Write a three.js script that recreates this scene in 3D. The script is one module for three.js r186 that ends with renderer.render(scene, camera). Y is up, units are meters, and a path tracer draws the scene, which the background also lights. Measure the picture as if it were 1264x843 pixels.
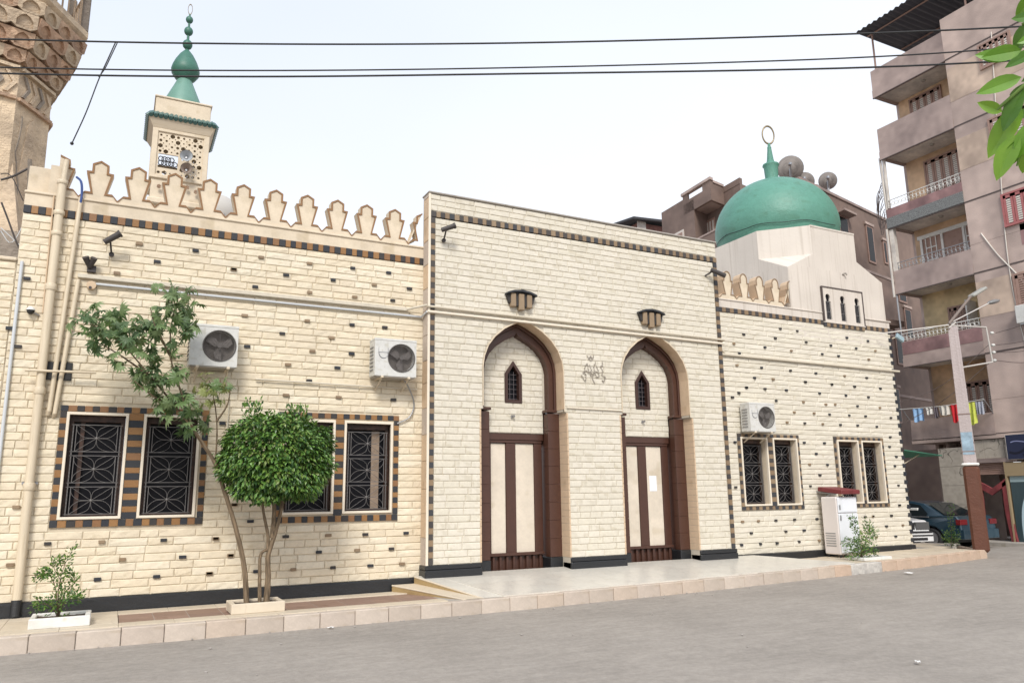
import * as THREE from 'three';
import { mergeGeometries } from 'three/addons/utils/BufferGeometryUtils.js';
import { ImprovedNoise } from 'three/addons/math/ImprovedNoise.js';

// ---------------------------------------------------------------- camera, sky, sun, exposure
const scene = new THREE.Scene();
const camera = new THREE.PerspectiveCamera(47.99, 1024 / 682, 0.1, 3000);
camera.position.set(0, 1.6, 11.9);
camera.rotation.set(0.19896, -0.47684, -0.01311, 'YXZ');
camera.updateMatrixWorld(true);
const renderer = new THREE.WebGLRenderer({ antialias: true });
renderer.toneMapping = THREE.LinearToneMapping;
renderer.toneMappingExposure = 1.4;
renderer.shadowMap.enabled = true;
{ // hazy, thin white overcast, a little bluer towards the zenith
  const GX = 0.86, GZ = 0.5, W = 512, H = 256, d = new Float32Array(W * H * 4), n = new ImprovedNoise();
  for (let j = 0; j < H; j++) for (let i = 0; i < W; i++) {
    const el = ((j + 0.5) / H - 0.5) * Math.PI, az = (i / W - 0.5) * Math.PI * 2;
    const t = Math.pow(Math.max(0, Math.sin(el)), 0.75), k = (j * W + i) * 4;
    const x = Math.cos(az) * Math.cos(el), y = Math.sin(el), z = Math.sin(az) * Math.cos(el);
    const c = 0.03 * n.noise(x * 2.2 + 5, y * 4, z * 2.2) + 0.02 * n.noise(x * 6, y * 10, z * 6 + 3);
    const h = 0.5 + 0.5 * (x * GX + z * GZ); // the haze is whiter on the sun's side
    const s = el < 0 ? 0.7 : 1, q = t * (1.3 - 0.8 * h);
    d[k] = s * (0.92 - 0.46 * q + c); d[k + 1] = s * (0.93 - 0.40 * q + c); d[k + 2] = s * (0.96 - 0.30 * q + c * 0.8); d[k + 3] = 1;
  }
  const sky = new THREE.DataTexture(d, W, H, THREE.RGBAFormat, THREE.FloatType);
  sky.mapping = THREE.EquirectangularReflectionMapping; sky.magFilter = THREE.LinearFilter; sky.needsUpdate = true;
  scene.background = sky; scene.environment = sky;
}
const sun = new THREE.DirectionalLight(new THREE.Color(1, 0.955, 0.885), 2.3);
sun.position.set(-9, 34, 34); sun.target.position.set(8, 0, 0);
sun.castShadow = true; sun.shadow.radius = 32; sun.shadow.mapSize.set(2048, 2048);
Object.assign(sun.shadow.camera, { left: -40, right: 40, top: 40, bottom: -40, near: 1, far: 140 });
scene.add(sun, sun.target);

// ---------------------------------------------------------------- helpers
const V3 = (x, y, z) => new THREE.Vector3(x, y, z);
let seed = 7;
const rnd = () => { seed |= 0; seed = seed + 0x6D2B79F5 | 0; let t = Math.imul(seed ^ seed >>> 15, 1 | seed); t = t + Math.imul(t ^ t >>> 7, 61 | t) ^ t; return ((t ^ t >>> 14) >>> 0) / 4294967296; };
const rr = (a, b) => a + (b - a) * rnd();
const pick = a => a[Math.floor(rnd() * a.length)];
const clamp = (v, a, b) => Math.min(b, Math.max(a, v));
const smooth = (a, b, x) => { const t = clamp((x - a) / (b - a), 0, 1); return t * t * (3 - 2 * t); };
const FPX = 421.5 / Math.tan(47.99 * Math.PI / 360);
const ray = (px, py) => V3(px - 632, 421.5 - py, -FPX).applyQuaternion(camera.quaternion);
const P = { // a photo pixel gives a direction; a plane the thing touches gives the distance
  z: (px, py, z) => { const d = ray(px, py); return camera.position.clone().addScaledVector(d, (z - camera.position.z) / d.z); },
  y: (px, py, y) => { const d = ray(px, py); return camera.position.clone().addScaledVector(d, (y - camera.position.y) / d.y); },
  x: (px, py, x) => { const d = ray(px, py); return camera.position.clone().addScaledVector(d, (x - camera.position.x) / d.x); },
  pl: (px, py, p, n) => { const d = ray(px, py); return camera.position.clone().addScaledVector(d, p.clone().sub(camera.position).dot(n) / d.dot(n)); },
};
const toPx = v => { const q = v.clone().applyMatrix4(camera.matrixWorldInverse); return [632 + FPX * q.x / -q.z, 421.5 - FPX * q.y / -q.z, -q.z]; };
const names = {};
const numbered = n => { names[n] = (names[n] ?? -1) + 1; return names[n] ? `${n}_${String(names[n]).padStart(3, '0')}` : n; };
function clean(g) {
  const o = g.index ? g.toNonIndexed() : g;
  for (const k of Object.keys(o.attributes)) if (!['position', 'normal', 'uv', 'color'].includes(k)) o.deleteAttribute(k);
  if (!o.attributes.uv) o.setAttribute('uv', new THREE.BufferAttribute(new Float32Array(o.attributes.position.count * 2), 2));
  return o;
}
const merge = a => a.length === 1 ? a[0] : mergeGeometries(a.map(clean), false);
function obj(name, geo, mat, parent = scene) {
  const m = new THREE.Mesh(Array.isArray(geo) ? merge(geo) : geo, mat);
  m.name = parent === scene ? numbered(name) : name;
  m.castShadow = m.receiveShadow = true; parent.add(m); return m;
}
function grp(name, parent = scene) { const g = new THREE.Group(); g.name = parent === scene ? numbered(name) : name; parent.add(g); return g; }
function tag(o, label, category, group) { o.userData.label = label; o.userData.category = category; if (group) o.userData.group = group; return o; }
function struct(o) { o.userData.kind = 'structure'; return o; }
function stuff(o) { o.userData.kind = 'stuff'; return o; }
function base(g, x, y, z) { // puts a group's origin at the thing's foot, its parts staying where they are
  const q = V3(x, y, z).sub(g.position); for (const c of g.children) c.position.sub(q); g.position.add(q); return g;
}
function metreUV(g, s = 1) { // box-projected texture coordinates in metres
  const p = g.attributes.position, n = g.attributes.normal, uv = new Float32Array(p.count * 2);
  for (let i = 0; i < p.count; i++) {
    const ax = Math.abs(n.getX(i)), ay = Math.abs(n.getY(i)), az = Math.abs(n.getZ(i));
    let u, v; if (ay > ax && ay > az) { u = p.getX(i); v = p.getZ(i); } else if (ax > az) { u = p.getZ(i); v = p.getY(i); } else { u = p.getX(i); v = p.getY(i); }
    uv[2 * i] = u * s; uv[2 * i + 1] = v * s;
  }
  g.setAttribute('uv', new THREE.BufferAttribute(uv, 2)); return g;
}
const box = (x0, x1, y0, y1, z0, z1) => { const g = new THREE.BoxGeometry(x1 - x0, y1 - y0, z1 - z0); g.translate((x0 + x1) / 2, (y0 + y1) / 2, (z0 + z1) / 2); return metreUV(g); };
function cbox(x0, x1, y0, y1, z0, z1, b = 0.01) { // chamfered box
  const w = x1 - x0, h = y1 - y0, d = z1 - z0; b = Math.min(b, w / 3, h / 3, d / 3);
  const s = new THREE.Shape([[b, 0], [w - b, 0], [w, b], [w, h - b], [w - b, h], [b, h], [0, h - b], [0, b]].map(p => new THREE.Vector2(p[0], p[1])));
  const inner = b;
  const g = new THREE.ExtrudeGeometry(s, { depth: d - 2 * inner, bevelEnabled: true, bevelThickness: inner, bevelSize: inner, bevelOffset: -inner, bevelSegments: 1, curveSegments: 1 });
  g.translate(x0, y0, z0 + inner); return metreUV(g);
}
const shp = (pts, holes = []) => { const s = new THREE.Shape(pts.map(p => new THREE.Vector2(p[0], p[1]))); for (const h of holes) s.holes.push(new THREE.Path(h.map(p => new THREE.Vector2(p[0], p[1])))); return s; };
const ext = (pts, z0, z1, holes = [], bevel = 0) => { const g = new THREE.ExtrudeGeometry(shp(pts, holes), { depth: z1 - z0 - 2 * bevel, bevelEnabled: bevel > 0, bevelThickness: bevel, bevelSize: bevel, bevelOffset: -bevel, bevelSegments: 1, curveSegments: 6 }); g.translate(0, 0, z0 + bevel); return metreUV(g); };
const rect = (x0, x1, y0, y1) => [[x0, y0], [x1, y0], [x1, y1], [x0, y1]];
function bar(a, b, r, r2 = r, seg = 8) {
  const d = b.clone().sub(a), g = new THREE.CylinderGeometry(r2, r, d.length(), seg, 1);
  g.applyQuaternion(new THREE.Quaternion().setFromUnitVectors(V3(0, 1, 0), d.clone().normalize())); g.translate((a.x + b.x) / 2, (a.y + b.y) / 2, (a.z + b.z) / 2); return g;
}
const tube = (pts, r, seg = 24, rad = 6) => new THREE.TubeGeometry(new THREE.CatmullRomCurve3(pts), seg, r, rad);
function limb(pts, r0, r1, seg = 16, rad = 8, bump = 0) { // tapered, slightly uneven branch
  const c = new THREE.CatmullRomCurve3(pts), g = new THREE.TubeGeometry(c, seg, 1, rad), p = g.attributes.position;
  for (let i = 0; i <= seg; i++) { const q = c.getPointAt(i / seg); for (let j = 0; j <= rad; j++) { const k = i * (rad + 1) + j, R = (r0 + (r1 - r0) * i / seg) * (1 + bump * Math.sin(i * 2.1 + (j % rad) * 1.7)); p.setXYZ(k, q.x + (p.getX(k) - q.x) * R, q.y + (p.getY(k) - q.y) * R, q.z + (p.getZ(k) - q.z) * R); } }
  g.computeVertexNormals(); return g;
}
const lathe = (pts, x, y, z, seg = 32) => { const g = new THREE.LatheGeometry(pts.map(p => new THREE.Vector2(p[0], p[1])), seg); g.translate(x, y, z); return g; };
const prism = (poly, y0, y1) => { // footprint [x,z]
  const g = new THREE.ExtrudeGeometry(shp(poly.map(p => [p[0], -p[1]])), { depth: y1 - y0, bevelEnabled: false }); g.rotateX(-Math.PI / 2); g.translate(0, y0, 0); return metreUV(g);
};

// ---------------------------------------------------------------- textures and materials
const perlin = new ImprovedNoise();
function latt(i, j, o) { let h = Math.imul(i + 374761393, 668265263) ^ Math.imul(j + 1442695041, 2246822519) ^ Math.imul(o * 977 + 31 | 0, 3266489917); h = Math.imul(h ^ h >>> 13, 1274126177); return ((h ^ h >>> 16) >>> 0) / 2147483648 - 1; }
function tileNoise(x, y, f, o) { // value noise, periodic on the unit square
  f = Math.round(f); const X = x * f, Y = y * f, i = Math.floor(X), j = Math.floor(Y), u = X - i, v = Y - j, a = u * u * (3 - 2 * u), b = v * v * (3 - 2 * v), i0 = i % f, i1 = (i + 1) % f, j0 = j % f, j1 = (j + 1) % f;
  const p = latt(i0, j0, o), q = latt(i1, j0, o), m = latt(i0, j1, o), n = latt(i1, j1, o); return 0.5 * ((p + (q - p) * a) * (1 - b) + (m + (n - m) * a) * b);
}
function tex(N, fn, rep = 1, srgb = true) {
  const d = new Uint8Array(N * N * 4);
  for (let j = 0; j < N; j++) for (let i = 0; i < N; i++) { const c = fn(i / N, j / N), k = (j * N + i) * 4; if (typeof c === 'number') d[k] = d[k + 1] = d[k + 2] = clamp(c, 0, 1) * 255; else for (let m = 0; m < 3; m++) d[k + m] = clamp(c[m], 0, 1) * 255; d[k + 3] = 255; }
  const t = new THREE.DataTexture(d, N, N); t.wrapS = t.wrapT = THREE.RepeatWrapping; t.magFilter = THREE.LinearFilter; t.minFilter = THREE.LinearMipmapLinearFilter; t.generateMipmaps = true;
  t.repeat.set(rep, rep); if (srgb) t.colorSpace = THREE.SRGBColorSpace; t.needsUpdate = true; return t;
}
const scaled = (t, u, v = u) => { const c = t.clone(); c.repeat.set(u, v); c.needsUpdate = true; return c; };
const tPaint = tex(512, (x, y) => { // chalky paint with faint grime
  const a = tileNoise(x, y, 6, 1) * 0.05 + tileNoise(x, y, 22, 4) * 0.035 + tileNoise(x, y, 70, 9) * 0.03 + (rnd() - 0.5) * 0.03;
  const g = Math.max(0, tileNoise(x, y, 11, 14) - 0.25) * 0.3; return [0.95 + a - g, 0.945 + a - g * 1.15, 0.93 + a - g * 1.5];
});
const tStone = tex(256, (x, y) => 0.5 + tileNoise(x, y, 8, 3) * 0.3 + tileNoise(x, y, 28, 5) * 0.25 + tileNoise(x, y, 80, 8) * 0.18, 1, false);
const tStreak = tex(512, (x, y) => { // rain streaks running down plaster
  const s = Math.max(0, perlin.noise(Math.cos(x * 6.283) * 9, Math.sin(x * 6.283) * 9, y * 1.0) - 0.12) * (0.55 + 0.6 * tileNoise(x, y, 4, 21));
  const f = Math.max(0, perlin.noise(Math.cos(x * 6.283) * 15, Math.sin(x * 6.283) * 15, Math.sin(y * 6.283) * 0.9) - 0.2) * 0.3;
  const a = tileNoise(x, y, 9, 2) * 0.04 + (rnd() - 0.5) * 0.02; const g = s * 0.2 + f * 0.26; return [0.95 + a - g, 0.94 + a - g * 1.08, 0.93 + a - g * 1.18];
});
const tAsphalt = tex(1024, (x, y) => { const a = tileNoise(x, y, 4, 2) * 0.045 + tileNoise(x * 1, y, 17, 6) * 0.03 + perlin.noise(Math.cos(x * 6.283) * 0.9, Math.sin(x * 6.283) * 0.9 + 4, y * 30 % 30) * 0.035 + tileNoise(x, y, 75, 7) * 0.06 + tileNoise(x, y, 210, 3) * 0.04; const g = rnd(); const sp = g > 0.985 ? 0.12 : g < 0.02 ? -0.12 : (g - 0.5) * 0.06; return [0.84 + a + sp, 0.835 + a + sp, 0.825 + a + sp]; });
const tAsphBig = tex(512, (x, y) => 0.5 + tileNoise(x, y, 14, 12) * 0.4 + (rnd() - 0.5) * 0.5, 1, false);
const tMottle = tex(512, (x, y) => { // patched, dusty render of the flats
  const a = tileNoise(x, y, 4, 3) * 0.16 + tileNoise(x, y, 9, 8) * 0.14 + tileNoise(x, y, 30, 5) * 0.09 + Math.max(0, tileNoise(x, y, 6, 21) - 0.15) * -0.35 + (rnd() - 0.5) * 0.03; return [0.88 + a, 0.87 + a, 0.86 + a * 0.95];
});
const tMarble = tex(256, (x, y) => { const v = Math.abs(tileNoise(x, y, 5, 6) + 0.4 * tileNoise(x, y, 14, 2)); const a = 0.96 - Math.max(0, 0.06 - v) * 0.7 + tileNoise(x, y, 10, 3) * 0.025 + tileNoise(x, y, 40, 8) * 0.02; return [a, a * 0.99, a * 0.97]; });
const tBark = tex(256, (x, y) => { const a = 0.75 + tileNoise(x, y, 18, 3) * 0.25 + perlin.noise(Math.cos(x * 6.283) * 3, Math.sin(x * 6.283) * 3, y * 26) * 0.2; return [a, a * 0.97, a * 0.92]; });
const tGranite = tex(256, () => { const r = rnd(); const a = r > 0.6 ? 0.95 : r > 0.3 ? 0.6 : 0.3; return [a, a, a]; });
const tMarks = tex(512, (x, y) => { // grey stone cladding with dark vein-like pattern
  const v = Math.abs(tileNoise(x, y, 9, 4) + 0.5 * tileNoise(x, y, 21, 7)); const a = 0.9 - Math.max(0, 0.07 - v) * 6 * smooth(-0.1, 0.25, tileNoise(x, y, 5, 15)) + tileNoise(x, y, 30, 2) * 0.08; return [a, a * 0.99, a * 0.97];
});
const lin = (r, g, b) => new THREE.Color().setRGB(r, g, b);
const mat = (c, o = {}) => new THREE.MeshStandardMaterial({ color: lin(...c), roughness: 0.85, ...o });
const phy = (c, o = {}) => new THREE.MeshPhysicalMaterial({ color: lin(...c), roughness: 0.5, ...o });
const M = {};
const rockOpt = { map: scaled(tPaint, 1), bumpMap: scaled(tStone, 3), bumpScale: 0.0045, roughness: 0.82 };
const flatOpt = { map: scaled(tPaint, 1), bumpMap: scaled(tStone, 4), bumpScale: 0.0018, roughness: 0.7 };
const creams = [[0.81, 0.72, 0.57], [0.79, 0.69, 0.535], [0.825, 0.745, 0.605], [0.80, 0.705, 0.55], [0.775, 0.68, 0.535]];
const ivory = [[0.715, 0.67, 0.58], [0.735, 0.69, 0.605], [0.695, 0.65, 0.56], [0.72, 0.675, 0.59], [0.705, 0.66, 0.565]];
M.rock = creams.map(c => mat(c, rockOpt)); M.smoothBrick = ivory.map(c => mat(c, flatOpt)); M.rockR = ivory.map(c => mat(c.map(v => v * 1.05), rockOpt));
M.mortar = mat([0.66, 0.575, 0.45], { map: tPaint }); M.mortarE = mat([0.58, 0.53, 0.45], { map: tPaint });
M.plaster = mat([0.72, 0.62, 0.49], { map: scaled(tPaint, 0.7), bumpMap: scaled(tStone, 2), bumpScale: 0.002 });
M.plasterPink = mat([0.66, 0.50, 0.355], { map: scaled(tPaint, 0.7) });
M.tomb = mat([0.70, 0.65, 0.59], { map: scaled(tStreak, 0.32, 0.3), bumpMap: scaled(tStone, 1), bumpScale: 0.004 });
M.trim = mat([0.29, 0.165, 0.085], { map: tPaint });
M.trimR = mat([0.30, 0.21, 0.14], { map: tPaint });
M.frame = mat([0.74, 0.66, 0.54], { roughness: 0.55 });
M.dark = [[0.022, 0.025, 0.033], [0.028, 0.03, 0.035], [0.035, 0.031, 0.03]].map(c => mat(c, { roughness: 0.65, bumpMap: tStone, bumpScale: 0.002 }));
M.ochre = [[0.29, 0.145, 0.05], [0.26, 0.13, 0.055], [0.33, 0.17, 0.062]].map(c => mat(c, { roughness: 0.5, map: tPaint }));
M.darkE = [[0.05, 0.044, 0.043], [0.06, 0.052, 0.048], [0.042, 0.044, 0.05]].map(c => mat(c, { roughness: 0.6 }));
M.ochreE = [[0.28, 0.195, 0.12], [0.31, 0.225, 0.145], [0.25, 0.175, 0.11]].map(c => mat(c, { roughness: 0.55, map: tPaint }));
M.plinth = mat([0.017, 0.018, 0.02], { roughness: 0.38, bumpMap: scaled(tStone, 2), bumpScale: 0.006 });
M.brown = phy([0.078, 0.034, 0.023], { roughness: 0.4, map: tMarble });
M.brownDark = mat([0.05, 0.022, 0.016], { roughness: 0.5 });
M.wood = mat([0.085, 0.042, 0.028], { roughness: 0.55, map: tBark });
M.doorPanel = mat([0.74, 0.66, 0.56], { roughness: 0.5, map: scaled(tPaint, 0.5) });
M.iron = mat([0.155, 0.145, 0.14], { roughness: 0.5, metalness: 0.3 });
M.ironRed2 = mat([0.13, 0.11, 0.115], { roughness: 0.5 });
M.ironRed = mat([0.05, 0.02, 0.02], { roughness: 0.5 });
M.glass = phy([0.008, 0.008, 0.01], { roughness: 0.25, specularIntensity: 0.2 });
M.green = phy([0.055, 0.175, 0.135], { roughness: 0.5, map: scaled(tPaint, 2) });
M.domeGreen = phy([0.11, 0.30, 0.235], { roughness: 0.5, map: scaled(tPaint, 6, 2), bumpMap: scaled(tStone, 10, 4), bumpScale: 0.01 });
M.greenLight = phy([0.15, 0.31, 0.26], { roughness: 0.5, map: tPaint });
M.greenTile = [[0.08, 0.2, 0.17], [0.06, 0.135, 0.125], [0.06, 0.16, 0.14]].map(c => phy(c, { roughness: 0.35 }));
M.asphalt = mat([0.465, 0.425, 0.385], { map: scaled(tAsphalt, 0.3), bumpMap: scaled(tAsphBig, 0.9), bumpScale: 0.006, roughness: 0.9 });
M.kerb = [[0.56, 0.48, 0.42], [0.60, 0.52, 0.455], [0.53, 0.455, 0.395], [0.57, 0.475, 0.40]].map(c => mat(c, { map: scaled(tPaint, 1.2), bumpMap: tStone, bumpScale: 0.004 }));
M.kerbWhite = mat([0.68, 0.66, 0.62], { map: scaled(tMottle, 1.3), bumpMap: tStone, bumpScale: 0.006 });
M.kerbOrange = mat([0.58, 0.44, 0.345], { map: scaled(tPaint, 1.2), bumpMap: tStone, bumpScale: 0.006 });
M.slab = [[0.66, 0.58, 0.47], [0.69, 0.61, 0.5], [0.64, 0.56, 0.45]].map(c => mat(c, { map: scaled(tMarble, 0.8), roughness: 0.5 }));
M.platform = [[0.66, 0.64, 0.595], [0.68, 0.66, 0.615], [0.645, 0.62, 0.575]].map(c => phy(c, { map: scaled(tMarble, 0.9), roughness: 0.28 }));
M.paver = [[0.30, 0.195, 0.15], [0.33, 0.215, 0.17], [0.27, 0.175, 0.14]].map(c => mat(c, { map: tPaint, roughness: 0.6 }));
M.stepEdge = mat([0.42, 0.30, 0.15], { map: tPaint, roughness: 0.45 });
M.concrete = mat([0.42, 0.39, 0.36], { map: tPaint });
M.white = mat([0.78, 0.78, 0.77], { map: tPaint, roughness: 0.6 });
M.soil = mat([0.12, 0.085, 0.06], { bumpMap: scaled(tStone, 8), bumpScale: 0.02, roughness: 1 });
M.pipe = mat([0.70, 0.60, 0.46], { roughness: 0.5, map: scaled(tPaint, 2) });
M.pipeGrey = mat([0.55, 0.57, 0.59], { roughness: 0.4 });
M.conduit = mat([0.66, 0.60, 0.50], { roughness: 0.5, map: tPaint });
M.acWhite = phy([0.68, 0.68, 0.67], { roughness: 0.4, map: scaled(tPaint, 2) });
M.acDark = mat([0.05, 0.042, 0.04], { roughness: 0.6 });
M.black = mat([0.015, 0.015, 0.016], { roughness: 0.5 });
M.rubber = mat([0.02, 0.02, 0.021], { roughness: 0.7 });
M.metal = mat([0.35, 0.35, 0.36], { roughness: 0.4, metalness: 0.7 });
M.flat = mat([0.57, 0.455, 0.41], { map: scaled(tMottle, 0.16), bumpMap: scaled(tStone, 1), bumpScale: 0.006 });
M.flatDark = mat([0.48, 0.38, 0.35], { map: scaled(tMottle, 0.2), bumpMap: scaled(tStone, 1), bumpScale: 0.006 });
M.flatPatch = mat([0.66, 0.52, 0.42], { map: scaled(tMottle, 0.25) });
M.orange = mat([0.78, 0.55, 0.36], { map: scaled(tMottle, 0.3) });
M.yellow = mat([0.80, 0.64, 0.38], { map: scaled(tMottle, 0.3) });
M.soffit = mat([0.76, 0.72, 0.67], { map: scaled(tMottle, 0.4) });
M.pink = mat([0.36, 0.215, 0.215], { map: scaled(tMottle, 0.4) });
M.granite = mat([0.40, 0.41, 0.40], { map: scaled(tGranite, 1) });
M.line = mat([0.09, 0.07, 0.065]);
M.shutter = mat([0.36, 0.23, 0.19], { roughness: 0.6, map: tPaint });
M.shutterRed = mat([0.42, 0.14, 0.14], { roughness: 0.6, map: tPaint });
M.slat = mat([0.62, 0.56, 0.5], { roughness: 0.6 });
M.brownB = mat([0.27, 0.195, 0.165], { map: scaled(tMottle, 0.13), bumpMap: scaled(tStone, 0.6), bumpScale: 0.01 });
M.clad = mat([0.5, 0.455, 0.4], { map: scaled(tMarks, 0.45) });
M.oldStone = [[0.70, 0.56, 0.41], [0.76, 0.61, 0.44], [0.64, 0.46, 0.30]].map(c => mat(c, { map: scaled(tMottle, 0.5), bumpMap: scaled(tStone, 1.4), bumpScale: 0.03 }));
M.oldBrick = [[0.62, 0.41, 0.28], [0.66, 0.46, 0.32], [0.56, 0.38, 0.27], [0.70, 0.54, 0.39]].map(c => mat(c, { map: scaled(tMottle, 0.9), bumpMap: scaled(tStone, 2), bumpScale: 0.03 }));
M.oldGrey = mat([0.36, 0.31, 0.26], { map: scaled(tMottle, 0.4), bumpMap: scaled(tStone, 1.2), bumpScale: 0.03 });
M.bark = mat([0.34, 0.26, 0.18], { map: tBark, bumpMap: tBark, bumpScale: 0.006 });
const leafMat = (c, o = {}) => phy(c, { roughness: 0.5, transmission: 0.25, thickness: 0, side: THREE.DoubleSide, ...o });
M.leafFig = [[0.115, 0.19, 0.055], [0.165, 0.235, 0.09], [0.07, 0.13, 0.042], [0.24, 0.27, 0.08]].map(c => leafMat(c));
M.leafFicus = leafMat([1, 1, 1], { vertexColors: true, roughness: 0.4 });
M.leafNear = [[0.15, 0.33, 0.02], [0.09, 0.22, 0.02], [0.21, 0.40, 0.03]].map(c => leafMat(c, { transmission: 0.35 }));

// ---------------------------------------------------------------- ground, road, pavement
const roadY = x => 0.15 * smooth(4, 20, x);
const laneY = (x, z) => roadY(x) - 0.2 * (1 - smooth(-1.6, -0.5, z)) * smooth(16.9, 18.6, x); // the side lane lies a little lower
{
  const xs = [-900, -300, -100, -40, -20, -10]; for (let x = -8; x <= 34; x += 0.5) xs.push(x); xs.push(40, 60, 120, 300, 900);
  const zs = [-900, -200, -60, -30, -20]; for (let z = -14; z <= 13; z += 0.5) zs.push(z); zs.push(16, 24, 60, 200, 600);
  const pos = [], idx = [], uv = [];
  for (const z of zs) for (const x of xs) { const near = x > -8 && x < 34 && z > -14 && z < 13; pos.push(x, laneY(x, z) + (near ? 0.012 * perlin.noise(x * 0.45, 3, z * 0.5) + 0.005 * perlin.noise(x * 1.7, 9, z * 1.9) - 0.008 : -0.008), z); uv.push(x, -z); }
  for (let j = 0; j < zs.length - 1; j++) for (let i = 0; i < xs.length - 1; i++) { const a = j * xs.length + i, b = a + 1, c = a + xs.length, d = c + 1; idx.push(a, c, b, b, c, d); }
  const g = new THREE.BufferGeometry(); g.setAttribute('position', new THREE.Float32BufferAttribute(pos, 3)); g.setAttribute('uv', new THREE.Float32BufferAttribute(uv, 2)); g.setIndex(idx); g.computeVertexNormals();
  struct(obj('road', g, M.asphalt));
}
const kerbC = new THREE.CatmullRomCurve3([V3(-7, 0, 1.6), V3(-3, 0, 1.62), V3(-0.9, 0, 1.63), V3(1.6, 0, 1.68), V3(4.8, 0, 1.68), V3(7.5, 0, 1.63), V3(10, 0, 1.6), V3(13, 0, 1.53), V3(15.2, 0, 1.4), V3(17, 0, 1.18)]);
const KH = 0.178, pavY = x => roadY(x) + KH;
const kerbZ = x => { let a = 0, b = 1; for (let i = 0; i < 30; i++) { const m = (a + b) / 2; if (kerbC.getPoint(m).x < x) a = m; else b = m; } return kerbC.getPoint(a).z; };
{
  const kerb = struct(grp('kerb'));
  let i = 0;
  for (let x = -7; x < 17.1; x += 0.452, i++) {
    const x1 = Math.min(x + 0.446, 17.2), z0 = kerbZ(x), z1 = kerbZ(x1), w = x1 - x; if (w < 0.1) break;
    const dy = rr(-0.004, 0.004), dz = rr(-0.004, 0.004);
    const g = cbox(0, w, -0.12, KH + dy, -0.14, dz, 0.009);
    const m = obj('kerb_stone', g, x > 12.35 && x < 13.1 ? M.kerbWhite : x >= 13.1 || (x > 11.7 && x < 12.3) ? M.kerbOrange : pick(M.kerb), kerb);
    m.position.set(x, roadY(x + 0.2), z0); m.rotation.y = -Math.atan2(z1 - z0, w);
  }
  const e = obj('kerb_stone', cbox(0, 1.2, -0.12, KH, -0.14, 0, 0.012), M.kerbOrange, kerb); e.position.set(17.2, roadY(17), kerbZ(17) - 0.02); e.rotation.y = 0.95;
  // pavement body (a sheet set a little under the slabs)
  const pav = struct(grp('pavement'));
  const strip = (x0, x1, f0, f1, step = 0.5) => { const pos = [], idx = [], uv = []; let n = 0; for (let x = x0; ; x = Math.min(x1, x + step)) { const a = f0(x), b = f1(x); pos.push(x, pavY(x) - 0.006, a, x, pavY(x) - 0.006, b); uv.push(x, a, x, b); n++; if (x >= x1) break; } for (let k = 0; k < n - 1; k++) { const a = k * 2; idx.push(a, a + 1, a + 2, a + 2, a + 1, a + 3); } const g = new THREE.BufferGeometry(); g.setAttribute('position', new THREE.Float32BufferAttribute(pos, 3)); g.setAttribute('uv', new THREE.Float32BufferAttribute(uv, 2)); g.setIndex(idx); g.computeVertexNormals(); return g; };
  obj('bed', strip(-7, 17.1, () => -0.02, x => kerbZ(x) - 0.13), M.concrete, pav);
  obj('bed', strip(16.4, 18.3, () => -1.1, x => Math.min(0, kerbZ(17) - 0.13 - (x - 17) * 1.2)), M.concrete, pav);
  obj('edge', box(16.4, 18.4, -0.2, pavY(17) - 0.002, -1.22, -1.09), M.concrete, pav); obj('edge', box(18.25, 18.4, -0.2, pavY(18) - 0.002, -1.2, -0.3), M.concrete, pav);
  // slabs: two pale border strips and a sunk red paver strip between them on the prayer hall side
  const tile = (x0, x1, z0, z1, m, dy = 0) => { const g = cbox(x0, x1, -0.03, 0.004 + dy, z0, z1, 0.003); const o = obj('slab', g, m, pav); o.position.y = pavY((x0 + x1) / 2); };
  for (let x = -7; x < 4.3; x += 0.6) { const x1 = Math.min(4.3, x + 0.597); tile(x, x1, kerbZ(x) - 0.42, kerbZ(x) - 0.142, pick(M.slab), 0.004); tile(x, x1, 0.09, 0.42, pick(M.slab), 0.004); }
  for (let x = -7; x < 0.2; x += 0.6) for (const [a, b] of [[0.423, 0.83], [0.833, 1.2]]) tile(x, Math.min(x + 0.597, 0.2), a, b, pick(M.slab), 0.003);
  for (let x = 0.2; x < 4.2; x += 0.4) for (let k = 0; k < 2; k++) tile(x, Math.min(x + 0.396, 4.3), 0.424 + k * 0.417, 0.424 + k * 0.417 + 0.413, pick(M.paver), -0.008);
  for (let x = 12.0; x < 17.0; x += 0.6) for (let k = 0; k < 3; k++) { const zf = kerbZ(x) - 0.143, z0 = 0.09 + (zf - 0.09) * k / 3, z1 = 0.09 + (zf - 0.09) * (k + 1) / 3; tile(x, Math.min(x + 0.597, 17), z0, z1 - 0.003, pick(M.slab), -0.001); }
  for (let x = 17.0; x < 18.2; x += 0.6) tile(x, Math.min(18.25, x + 0.597), -1.0, 0.1 - (x - 17) * 0.9, pick(M.slab), -0.001);
  // ramped marble platform in front of the portal
  const plat = struct(grp('platform'));
  const wallY = 0.392, py = (x, z) => { const t = clamp((z - 0.1) / (kerbZ(x) - 0.15), 0, 1); return wallY + (pavY(x) + 0.006 - wallY) * t; };
  const xl = z => 4.36 + (z - 0.2) * 0.36, xr = z => 11.5 + (z - 0.1) * 0.85;
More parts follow.
